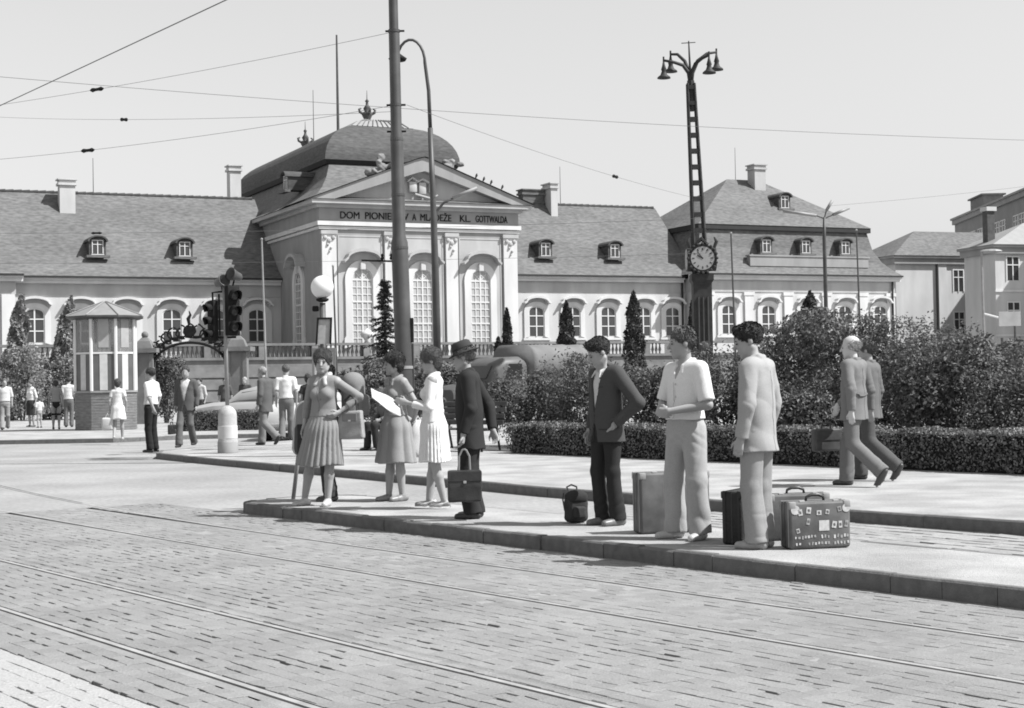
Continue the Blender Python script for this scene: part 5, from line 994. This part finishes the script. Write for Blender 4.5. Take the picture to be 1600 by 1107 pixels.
# glazed octagonal kiosk
kx, ky, kr = -13.75, 54.0, 1.06
kglass = M('kiosk_glass', .30, .06, .1, 2, spec=.6)
_n = kglass.node_tree; _t = _n.nodes.new('ShaderNodeBsdfTransparent'); _m = _n.nodes.new('ShaderNodeMixShader'); _m.inputs[0].default_value = .55
_n.links.new(_n.nodes['Principled BSDF'].outputs[0], _m.inputs[1]); _n.links.new(_t.outputs[0], _m.inputs[2]); _n.links.new(_m.outputs[0], _n.nodes['Material Output'].inputs[0])
kk = emp('kiosk', (kx, ky, .12), rad(10), 'octagonal glazed kiosk with brick base and low pointed roof', 'kiosk')
oct_ = lambda r, z, n=8: [(r*math.cos(2*PI*(k+.5)/n), r*math.sin(2*PI*(k+.5)/n), z) for k in range(n)]
brickm = M('kiosk_brick', .20, .85, .25, 5, .4, 12, stretch=(1, 1, 4))
ob('base', MB().loft([oct_(kr, -.1), oct_(kr, 1.25)]), brickm, kk); ob('ledge', MB().loft([oct_(kr+.05, 1.25), oct_(kr+.05, 1.31)]), polelight, kk)
for k in range(1, 14): ob('brick_course', MB().loft([oct_(kr+.012, k*.092-.078), oct_(kr+.012, k*.092)], (False, False)), brickm, kk)
for k in range(8):
    p = Vector(oct_(kr-.02, 0)[k]); ob('post', MB().tube([(p.x, p.y, 1.31), (p.x, p.y, 3.75)], .055, 6), framew, kk)
    a, b = Vector(oct_(kr-.03, 0)[k]), Vector(oct_(kr-.03, 0)[(k+1) % 8]); u = (b-a)
    def pnl(t0, t1, z0, z1, off_=0.0): 
        c = (a+b)*.5; nrm = Vector((c.x, c.y, 0)).normalized()*off_
        return MB().ext([tuple(a+u*t0+nrm+Vector((0, 0, z0))), tuple(a+u*t1+nrm+Vector((0, 0, z0))), tuple(a+u*t1+nrm+Vector((0, 0, z1))), tuple(a+u*t0+nrm+Vector((0, 0, z1)))], tuple(-nrm.normalized()*.012) if off_ else (0, 0, .0001))
    ob('pane', pnl(.02, .98, 2.58, 3.74, .001), kglass, kk); ob('panel', pnl(.02, .98, 1.31, 2.55, .001), M('kiosk_panel', .12, .3, .15, 2), kk)
    ob('curtain', pnl(.34, .66, 1.33, 2.53, .015), M('kiosk_curtain', .55, .8, .08, 6), kk); ob('transom', pnl(.0, 1, 2.54, 2.60, .02), framew, kk)
    if k in (5, 6): ob('pane_gleam', pnl(.3, .72, 2.75, 3.7, .012), M('kiosk_gleam', .36, .6, .1, 4), kk)  # pale strip puts the brightness of the upper glass into colour
ob('eave', MB().loft([oct_(kr+.1, 3.70), oct_(kr+.28, 3.76), oct_(kr+.28, 3.82)]), polem, kk); ob('roof', MB().loft([oct_(kr+.28, 3.82), oct_(.05, 4.32)]), M('kiosk_roof', .24, .7, .12, 3), kk)
for k in range(8): q, t = oct_(kr+.28, 3.84)[k], oct_(.05, 4.34)[k]; ob('roof_seam', MB().tube([q, t], .02, 4), polelight, kk)
# wrought-iron gate arch with stone pillars
ga = emp('gate', (-12.5, 62.0, .12), 0, 'wrought-iron arch with scrollwork between stone gate pillars', 'gate')
for x, w_ in ((-1.75, .34), (1.85, .36)):
    ob('pillar', MB().box(x-w_, x+w_, -.35, .35, 0, 2.75).box(x-w_-.04, x-w_+.12, -.38, -.3, .2, 2.7).box(x+w_-.12, x+w_+.04, -.38, -.3, .2, 2.7), stone, ga); ob('pillar_cap', MB().box(x-w_-.22, x+w_+.22, -.55, .55, 2.75, 2.92).loft([rect(x-w_, x+w_, -.3, .3, 2.92), rect(x-w_*.7, x+w_*.7, -.22, .22, 3.2), rect(x-.1, x+.1, -.1, .1, 3.35)]), stone, ga)
    ob('ball', MB().ball((x, 0, 3.45), .14, 12, 8), stone, ga, smooth=True)
ob('arch', MB().tube([(-.02+1.42*math.cos(t), 0, 2.2+.92*math.sin(t)) for t in np.linspace(PI, 0, 20)], .055, 6), iron, ga)
rr_ = random.Random(3)
for k in range(26):
    t = rad(20+140*k/25); r0_ = 1.0; bx, bz = -.02+1.46*math.cos(t), 2.25+.96*math.sin(t); s = .20+.18*math.sin(t)*rr_.uniform(.6, 1.2); d = 1 if k % 2 else -1
    ob('scroll', MB().tube([(bx+math.cos(t)*s*.7*q+d*s*(1-q*.6)*.7*math.sin(q*7), 0, bz+math.sin(t)*s*1.5*q+s*.4*math.cos(q*7)*(1-q*.5)) for q in np.linspace(0, 1, 9)], .036, 5), iron, ga)
ob('crest', MB().lathe([(.22, -.03), (.24, 0), (.22, .03)], 16, sy=1), iron, ga, (-.02, 0, 3.55)).rotation_euler = (PI/2, 0, 0); ob('crest_finial', MB().tube([(-.02, 0, 3.8), (-.06, 0, 4.05), (.03, 0, 4.2), (-.02, 0, 4.35)], [.05, .08, .05, .02], 6), iron, ga)
# clock column with four lamps
clock_iron = M('clock_iron', .034, .65, .3, 6, spec=.3)
ck = emp('clock_lamp', (6.1, 52.0, .12), 0, 'tall dark lattice column with public clock and four bell-shaped lamps', 'clock column')
col = MB().loft([rect(-.36, .36, -.36, .36, 0), rect(-.36, .36, -.36, .36, .5), rect(-.30, .30, -.30, .30, .6), rect(-.30, .30, -.30, .30, 4.45), rect(-.36, .36, -.36, .36, 4.55), rect(-.36, .36, -.36, .36, 4.75)]); ck_c = ob('column', col, clock_iron, ck, (.12, 0, 0))
for x in (-.15, 0, .15): ob('flute', MB().tube([(x, -.315, .7), (x, -.315, 4.0)], .03, 5), M('iron_worn', .06, .6), ck, (.12, 0, 0))
ob('rosette', MB().ball((0, -.33, 2.4), (.17, .06, .17), 14, 8), M('iron_worn', .06, .6), ck, (.12, 0, 0), smooth=True)
ob('clock_case', MB().loft([[(.46*math.cos(2*PI*k/24)+.12, y, 5.25+.46*math.sin(2*PI*k/24)) for k in range(24)] for y in (-.42, .42)]), clock_iron, ck, smooth='auto')
ob('clock_case', MB().loft([[(x+.12, .40*math.cos(2*PI*k/24), 5.25+.40*math.sin(2*PI*k/24)) for k in range(24)] for x in (-.47, .47)]), clock_iron, ck, smooth='auto')
for k in range(20):
    t = 2*PI*k/20; ob('stud', MB().ball((.12+.47*math.cos(t), -.44, 5.25+.47*math.sin(t)), .05, 6, 4), clock_iron, ck)
face = M('clock_dial', .36, .5, .08, 3); ob('dial', MB().loft([[(.12+.38*math.cos(2*PI*k/32), y, 5.25+.38*math.sin(2*PI*k/32)) for k in range(32)] for y in (-.435, -.425)]), face, ck); ob('dial', MB().loft([[(x+.12, .34*math.cos(2*PI*k/32), 5.25+.34*math.sin(2*PI*k/32)) for k in range(32)] for x in (-.485, -.47)]), face, ck)
for k in range(12): t = rad(90-30*k); ob('hour_mark', MB().obox((.12+.30*math.cos(t), -.438, 5.25+.30*math.sin(t)), (.075, .006, .035), Matrix.Rotation(-t, 3, 'Y')), clock_iron, ck)
for ang, L_, w_ in ((127, .29, .025), (150, .21, .04)): t = rad(ang); ob('clock_hand', MB().obox((.12+L_*.42*math.cos(t), -.442, 5.25+L_*.42*math.sin(t)), (L_, .006, w_), Matrix.Rotation(-t, 3, 'Y')), clock_iron, ck)
for x in (-.28, .52): ob('crest', MB().tube([(x, -.3, 5.6), (x*1.15, -.3, 5.8), (x, -.3, 5.95)], [.05, .06, .02], 6), clock_iron, ck)
ob('crest', MB().tube([(-.1, -.2, 5.7), (.12, -.2, 5.9), (.34, -.2, 5.7)], [.05, .08, .05], 6), clock_iron, ck)
for sx in (-1, 1):
    for sy in (-1, 1): ob('lattice_rail', MB().tube([(.02+sx*.20+.08, sy*.20, 4.7), (-.10+sx*.11, sy*.11, 11.0)], [.052, .042], 4), clock_iron, ck)
for k in range(11):
    z = 5.6+k*.52; t = (z-4.7)/6.3; c = .10-.20*t; h_ = .20-.09*t; ob('lattice_plate', MB().box(c-h_-.03, c+h_+.03, -h_-.03, h_+.03, z, z+.13), clock_iron, ck)
ob('lattice_core', MB().tube([(-.07, 0, 10.1), (-.10, 0, 11.1)], .12, 8), clock_iron, ck)
ob('top_rod', MB().tube([(-.1, 0, 11.0), (-.14, 0, 12.4)], [.05, .02], 6).tube([(-.38, 0, 12.33), (.08, 0, 12.35)], .015, 5), clock_iron, ck)
for a, dzl in ((12, 0), (130, .05), (190, -.30), (306, -.26)):
    ca, sa = math.cos(rad(a)), math.sin(rad(a)); P_ = [(-.1+ca*q, sa*q*.9, z) for q, z in ((0, 10.9), (.06, 11.35), (.25, 11.75+dzl*.5), (.58, 12.0+dzl), (.90, 12.05+dzl))]; la = ob('lamp_arm', MB().tube(P_, [.07, .07, .06, .05, .04], 8), clock_iron, ck, smooth=True)
    e = P_[-1]; lm = ob('lamp_shade', MB().lathe([(.03, 0), (.05, -.12), (.09, -.25), (.07, -.3), (.11, -.42), (.21, -.50), (.22, -.54), (.18, -.53), (.02, -.45)], 18), clock_iron, ck, (e[0], e[1], e[2]-.05), smooth=True); ob('hook', MB().tube([(e[0], e[1], e[2]+.12), (e[0], e[1], e[2]-.12)], .03, 6), clock_iron, la)
# street lamps in front of the right pavilion
r1 = emp('tube_street_lamp', (11.85, 60.0, .12), 0, 'slim lamp post with three tube lamps fanned out, before the right pavilion', 'lamp post')
ob('mast', MB().tube([(0, 0, 0), (-.02, 0, 6.6), (0, 0, 7.35)], [.09, .07, .05], 8), polem, r1, smooth=True)
for P_ in ([(0, 0, 7.3), (.08, 0, 7.6), (.32, 0, 7.98)], [(0, 0, 7.3), (.35, .1, 7.45), (1.0, .3, 7.72)], [(0, 0, 7.3), (-.3, 0, 7.42), (-1.55, 0, 7.62)]): a_ = ob('arm', MB().tube(P_[:2], .025, 6), polem, r1); ob('tube_lamp', MB().tube(P_[1:], .06, 8), polelight, a_, smooth=True)
for lab, x, y, z, lean in (('thin mast just right of the clock column', 8.6, 62, 7.0, 0), ('thin mast right of the tube street lamp', 14.35, 66, 7.4, 0), ('thin pale flagpole in front of the shaded side of the centre block', -9.5, 61, 7.0, 0), ('thin mast before the left corner of the centre block', -6.9, 62, 6.0, 0)):
    t = emp('mast', (x, y, .12), 0, lab, 'mast', 'thin masts in front of the palace'); ob('pole', MB().tube([(.12, 0, 0), (0, 0, z)], [.05, .03], 6), polelight if 'pale' in lab else polem, t); ob('finial', MB().ball((0, 0, z), .05, 8, 6), polelight, t)
sm = emp('street_lamp', (33.2, 112, .1), 0, 'small street lamp before the far office building', 'lamp post'); ob('mast', MB().tube([(0, 0, 0), (-.1, 0, 10.0)], .08, 6), polelight, sm); ob('lantern', MB().ball((.6, 0, 10.0), (.8, .3, .16), 10, 6), polelight, sm); ob('tube_lamp', MB().tube([(0, 0, 5.6), (1.8, 0, 5.1)], .07, 6), framew, sm)
sg = emp('street_sign', (17.15, 55, .1), 0, 'small white board on two posts at the right edge', 'sign'); ob('board', MB().box(-.35, .4, -.03, .03, 3.0, 3.5), M('sign_white', .5, .6), sg); ob('post', MB().tube([(.22, 0, 0), (.2, 0, 3.0)], .04, 6), polem, sg); ob('post', MB().tube([(-.25, 0, 0), (-.25, 0, 2.6)], .05, 6), polem, sg)
# park bench
def bench(label, x, y, rz):
    b = emp('bench', (x, y, .12), rz, label, 'bench', 'park benches')
    for k in range(4): ob('seat_slat', MB().rbox((0, -.05-.11*k, .44), (1.8, .09, .035), .008), woodm, b)
    for k in range(4): ob('back_slat', MB().rbox((0, .08+.045*k, .56+.12*k), (1.8, .03, .09), .008), woodm, b)
    for sx in (-.75, .75): ob('leg', MB().tube([(sx, -.42, 0), (sx, -.40, .42), (sx, .05, .42), (sx, .26, 1.0)], .025, 6), iron, b); ob('leg', MB().tube([(sx, .15, 0), (sx, .05, .42)], .025, 6), iron, b)
bench('dark slatted park bench with two people sitting on it', -1.95, 33.3, rad(-38)); bench('empty slatted park bench at the end of the hedge', -.95, 31.6, rad(-38))
# ------------------------------------------------------------------ vehicles
carm = M('car_paint', .40, .3, .06, 2, spec=.5); carm2 = M('pale_car_paint', .55, .3, .06, 2, spec=.5); tyre = M('tyre', .02, .8)
def car(label, x, y, rz, m, L=4.2):
    c = emp('car', (x, y, .0), rz, label, 'car', 'cars parked on the square')
    def sec(px_, zb_, zs, wb, zt, wt):   # half section at px
        return [(px_, -wb, zb_), (px_, -wb-.04, (zb_+zs)/2), (px_, -wb, zs), (px_, -wt, zt), (px_, wt, zt), (px_, wb, zs), (px_, wb+.04, (zb_+zs)/2), (px_, wb, zb_)]
    h = L/2; ob('body', MB().loft([sec(-h, .35, .6, .55, .68, .4), sec(-h+.15, .28, .75, .72, .84, .6), sec(-h+.9, .25, .86, .78, .98, .65), sec(-.6, .25, .88, .80, 1.0, .68), sec(.9, .25, .90, .80, 1.02, .68), sec(h-.7, .25, .88, .78, .98, .66), sec(h-.12, .28, .75, .70, .85, .55), sec(h, .38, .55, .5, .62, .4)]), m, c, smooth='auto')
    ob('cabin', MB().loft([sec(-.75, .9, .95, .70, .98, .64), sec(-.30, .9, 1.25, .68, 1.36, .56), sec(.3, .9, 1.34, .68, 1.50, .56), sec(.95, .9, 1.25, .68, 1.40, .56), sec(1.55, .9, .95, .68, .98, .6)]), m, c, smooth='auto')
    for s in (-1, 1):
        ob('side_window', MB().ext([(-.45, s*.70, 1.02), (.3, s*.70, 1.02), (.3, s*.655, 1.36), (-.22, s*.655, 1.30)], (0, s*.012, 0)), glass, c); ob('side_window', MB().ext([(.36, s*.70, 1.02), (1.15, s*.70, 1.02), (.9, s*.655, 1.30), (.36, s*.655, 1.36)], (0, s*.012, 0)), glass, c)
        for px_ in (-1.3, 1.3): wh = ob('wheel', MB().lathe([(.12, -.09), (.31, -.09), (.33, -.05), (.33, .05), (.31, .09), (.12, .09)], 20), tyre, c, (px_, s*.68, .33), smooth='auto'); wh.rotation_euler = (PI/2, 0, 0); ob('hub_cap', MB().lathe([(.18, .085), (.16, .11), (0, .12)], 14), brass, wh); ob('hub_cap', MB().lathe([(.18, -.085), (.16, -.11), (0, -.12)], 14), brass, wh)
        ob('headlight', MB().ball((-h+.16, s*.55, .68), (.08, .11, .11), 10, 6), brass, c, smooth=True)
    ob('windscreen', MB().ext([(-.70, -.58, 1.02), (-.70, .58, 1.02), (-.34, .5, 1.32), (-.34, -.5, 1.32)], (-.02, 0, .01)), glass, c); ob('rear_window', MB().ext([(1.5, -.5, 1.02), (1.5, .5, 1.02), (1.05, .42, 1.34), (1.05, -.42, 1.34)], (.03, 0, .01)), glass, c)
    ob('bumper', MB().rbox((-h-.03, 0, .42), (.1, 1.35, .11), .03), brass, c); ob('bumper', MB().rbox((h+.03, 0, .42), (.1, 1.35, .11), .03), brass, c); return c
car('pale rounded car half hidden behind the woman in the pleated dress', -5.75, 44.5, rad(80), carm2, 4.0); car('pale low car parked in front of the gate', -8.6, 53.2, rad(-8), carm, 4.2)
# lorry with tarpaulin
lo_ = emp('lorry', (-.5, 55.0, .1), rad(40), 'old grey lorry with rounded cab and tarpaulin-covered bed', 'lorry'); lpm = M('lorry_paint', .11, .5, .15, 3); tarp = M('tarpaulin', .18, .8, .10, 1.5, .4, 6)
def rs_(x, hw, z0, z1, r=.25, n=5):
    P_ = [(x, -hw, z0)]+[(x, -hw+r-r*math.cos(PI/2*k/n), z1-r+r*math.sin(PI/2*k/n)) for k in range(n+1)]+[(x, hw-r+r*math.sin(PI/2*k/n), z1-r+r*math.cos(PI/2*k/n)) for k in range(n+1)]+[(x, hw, z0)]; return P_
ob('cab', MB().loft([rs_(-1.0, .75, .7, 1.5), rs_(-.75, .85, .7, 2.0), rs_(-.35, .9, .7, 2.22, .3), rs_(.35, .92, .7, 2.25, .3), rs_(.55, .9, .7, 2.15, .3)]), lpm, lo_, smooth='auto'); ob('bonnet', MB().loft([rs_(-2.3, .45, .6, 1.15, .2), rs_(-2.1, .55, .6, 1.3, .25), rs_(-.9, .62, .6, 1.48, .25)]), lpm, lo_, smooth='auto')
for s in (-1, 1):
    ob('door_window', MB().ext([(-.42, s*.905, 1.5), (.3, s*.925, 1.5), (.3, s*.925, 2.0), (-.25, s*.905, 2.0)], (0, s*.02, 0)), M('dark_opening', .01, .5), lo_); ob('fender', MB().loft([rs_(-2.2, .25, .5, .9, .2), rs_(-1.7, .3, .7, 1.1, .2), rs_(-1.1, .25, .5, .8, .2)]), lpm, lo_, (0, s*.75, 0), smooth='auto')
    for px_ in (-1.7, 1.9): wh = ob('wheel', MB().lathe([(.15, -.12), (.42, -.12), (.45, -.06), (.45, .06), (.42, .12), (.15, .12)], 20), tyre, lo_, (px_, s*.8, .45), smooth='auto'); wh.rotation_euler = (PI/2, 0, 0)
ob('windscreen', MB().ext([(-1.0, -.6, 1.52), (-1.0, .6, 1.52), (-.78, .65, 1.95), (-.78, -.65, 1.95)], (-.03, 0, 0)), glass, lo_)
ob('bed', MB().box(.7, 4.6, -1.05, 1.05, .8, 1.5), lpm, lo_); ob('tarpaulin', MB().loft([rs_(.7+k*.29, 1.05+(.03 if k % 3 == 0 else -.01), 1.5, 2.62+(.05 if k % 3 == 0 else -.03), .45) for k in range(13)]), tarp, lo_, smooth=True)
# ------------------------------------------------------------------ buildings at the far right
def office(label, x, y, rz, W, Dp, zw, wins, m, roofm, rise, hip=3.0, pil=()):
    b = emp('office_building', (x, y, 0), rz, label, 'building'); ob('wall', MB().box(0, W, 0, Dp, 0, zw), m, b); ob('cornice', MB().box(-.5, W+.5, -.5, Dp+.5, zw, zw+.25).box(-.3, W+.3, -.3, Dp+.3, zw-.6, zw), pg, b)
    if rise: V = rect(-.6, W+.6, -.6, Dp+.6, zw+.25)+[(hip, Dp/2, zw+rise), (W-hip, Dp/2, zw+rise)]; ob('roof', MB().add(V, [(0, 1, 5, 4), (1, 2, 5), (2, 3, 4, 5), (3, 0, 4)]), roofm, b)
    for px_ in pil: ob('pilaster', MB().box(px_-.5, px_+.5, -.15, 0, 0, zw-.6), pwing, b)
    for cx_, cz, hw, hh in wins:
        f_ = band([(cx_-hw, 0, cz-hh), (cx_-hw, 0, cz+hh), (cx_+hw, 0, cz+hh), (cx_+hw, 0, cz-hh)], [(cx_-hw+.12, 0, cz-hh+.12), (cx_-hw+.12, 0, cz+hh-.12), (cx_+hw-.12, 0, cz+hh-.12), (cx_+hw-.12, 0, cz-hh+.12)], -.08, 0); f_.box(cx_-.05, cx_+.05, -.07, -.005, cz-hh, cz+hh).box(cx_-hw, cx_+hw, -.072, -.006, cz+hh*.25, cz+hh*.25+.1)
        o = ob('window', f_, framew, b); 
        for sx in (-1, 1):
            ob('pane', MB().box(min(cx_, cx_+sx*hw)+.06, max(cx_, cx_+sx*hw)-.06, -.02, -.004, cz-hh+.1, cz+hh*.25), glass, o); ob('pane', MB().box(min(cx_, cx_+sx*hw)+.06, max(cx_, cx_+sx*hw)-.06, -.02, -.004, cz+hh*.25+.1, cz+hh-.1), glass, o)
    return b
b1 = office('two-storey office block with hipped roof right of the palace pavilion', 39.6, 164, rad(20), 22, 8, 13.6, [(x, z, .7, 1.2) for x in (7.6, 10.6, 13.6, 16.6) for z in (11.3, 6.9, 2.6)], pwing, slate, 3.2, 5.0, (5.6, 9.1, 12.1, 15.1)); ob('downpipe', MB().tube([(4.9, -.15, 13.2), (4.9, -.15, 0)], .12, 6), gutter, b1)
b2 = office('pale corner building with large windows cut by the right edge', 45.6, 150, rad(18), 22, 5, 13.4, [(x, z, .75, 1.2) for x in (1.9, 4.8, 7.8) for z in (11.4, 7.1, 2.6)], pwing, zinc, 2.6, 5.0)
for z in (9.2, 5.0): ob('string_course', MB().box(-.1, 22, -.12, 0, z, z+.2), pw, b2)
ob('chimney', MB().box(.3, 1.1, 1.5, 2.3, 13.5, 17.0), M('chimney_brick', .10, .9, .2, 3), b2); ob('chimney_cap', MB().box(.15, 1.25, 1.35, 2.45, 17.0, 17.4), pwing, b2)
b3 = office('tall dark building with flat rising roofline far behind at right', 59.2, 212, rad(-92), 70, 20, 22.0, [(x, z, 1.1, 1.0) for x in (3, 7.2, 9.6, 13, 15.4, 21, 23.5, 29, 31.5) for z in (18.7, 14.5)], M('dark_render', .26, .9, .1, .6), slated, 0); ob('chimney', MB().box(2.5, 9, 1.5, 4, 22.2, 24.3), M('pale_brick', .20), b3); ob('chimney_cap', MB().box(2.2, 9.3, 1.2, 4.3, 24.3, 24.5), slate, b3)
# ------------------------------------------------------------------ overhead wires
def wire(label, a, b, r, sag=.15, ins=(), ends=None):
    a, b = Vector(a), Vector(b); t = emp('overhead_wire', a, 0, label, 'wire', 'overhead wires'); P_ = []
    for k in range(25): q = k/24; P_.append((b-a)*q+Vector((0, 0, -4*sag*q*(1-q))))
    ob('wire', MB().tube(P_, r*(.62 if 'near' in label else .45), 5), M('wire_grey', .14, .6), t)
    for q in ins:
        c = (b-a)*q+Vector((0, 0, -4*sag*q*(1-q))); d = (b-a).normalized(); ob('insulator', MB().tube([c-d*.22, c-d*.14, c-d*.05, c+d*.05, c+d*.14, c+d*.22], [.015, .05, .035, .035, .05, .015], 8), iron, t)
wire('near trolley wire crossing the upper left corner', st(7.5, -60, 5.65), st(7.5, 6, 5.65), .011, .1)
wire('span wire from the pole top to the far left, with one insulator', (-16.5, 40.5, 8.35), (-2.15, 30, 8.1), .010, .15, (.52,)); wire('span wire from mid pole to the far left, with one insulator', (-16.5, 40.5, 7.2), (-2.12, 30, 6.72), .010, .2, (.50,))
wire('long span wire crossing the whole sky', (-16, 34, 8.75), (20, 48, 8.3), .013, .35); wire('span wire from the pole down to the clock column, with one insulator', (-1.9, 30, 6.72), (5.8, 51, 7.3), .010, .12, (.62,))
wire('span wire from the pole to the roof side at left', (-2.1, 30, 6.6), (-24, 60, 12.3), .010, .3, (.35,))
wire('trolley wire running in front of the left roof', (-30, 62, 7.9), (6.0, 51, 6.6), .014, .25, (.42,)); wire('lower trolley wire running in front of the left roof', (-30, 60, 6.6), (6.0, 50, 5.4), .012, .2)
wire('thin wire from the tube street lamp to the upper right', (12.1, 60, 7.9), (30, 62, 10.0), .010, .2)
# ------------------------------------------------------------------ roof sculpture and pigeons
def trophy(x, y, z, s, seed):
    r = np.random.default_rng(seed); E_ = [(r.normal(0, .35, 3)*np.array((1, .5, 1.1))+np.array((0, 0, .6)), r.uniform(.16, .38, 3)) for k in range(13)]
    def fn(p):
        d = rboxd(p, (0, 0, .05), (.6, .35, .25), .1)
        for c_, q in E_: d = smin(d, ellip(p, c_, q), .07)
        return d+.03*np.sin(p[:, 0]*17)*np.sin(p[:, 2]*19)
    V, F = nets(fn, (-1.6, -1.2, -.4), (1.6, 1.2, 2.0), .07); o = ob('roof_sculpture', npmesh('roof_sculpture', V*s, F, smooth=True), M('weathered_stone', .22, .9, .35, 3, .6, 8), PAL, (x, y, z)); return o
trophy(16.6, -9.6, 16.75, 1.0, 3); trophy(22.0, -9.6, 16.95, 1.05, 8)
for k, x in enumerate((23.5, 24.1, 24.7, 25.6)):
    pz = zb+.1+(28.35-x)/(28.35-xm)*(zt+.3-zb); pg_ = tag(emp('pigeon', PAL.matrix_basis @ Vector((x, -10.9, pz)), rad(200), ('pigeon nearest the sculpture on the right pediment slope', 'second pigeon down the right pediment slope', 'third pigeon down the right pediment slope', 'lowest pigeon on the right pediment slope')[k], 'pigeon', 'pigeons on the pediment'))
    sdf_part('body', lambda p: smin(smin(rcone(p, (0, -.14, .10), (0, .06, .20), .05, .09), rcone(p, (0, .06, .2), (0, .12, .32), .06, .045), .05), rcone(p, (0, -.1, .1), (0, -.28, .04), .05, .02), .04), (-.2, -.4, -.05), (.2, .3, .45), .03, M('pigeon_grey', .08, .7), pg_); ob('leg', MB().tube([(0, 0, 0), (0, 0, .12)], .012, 4), iron, pg_)
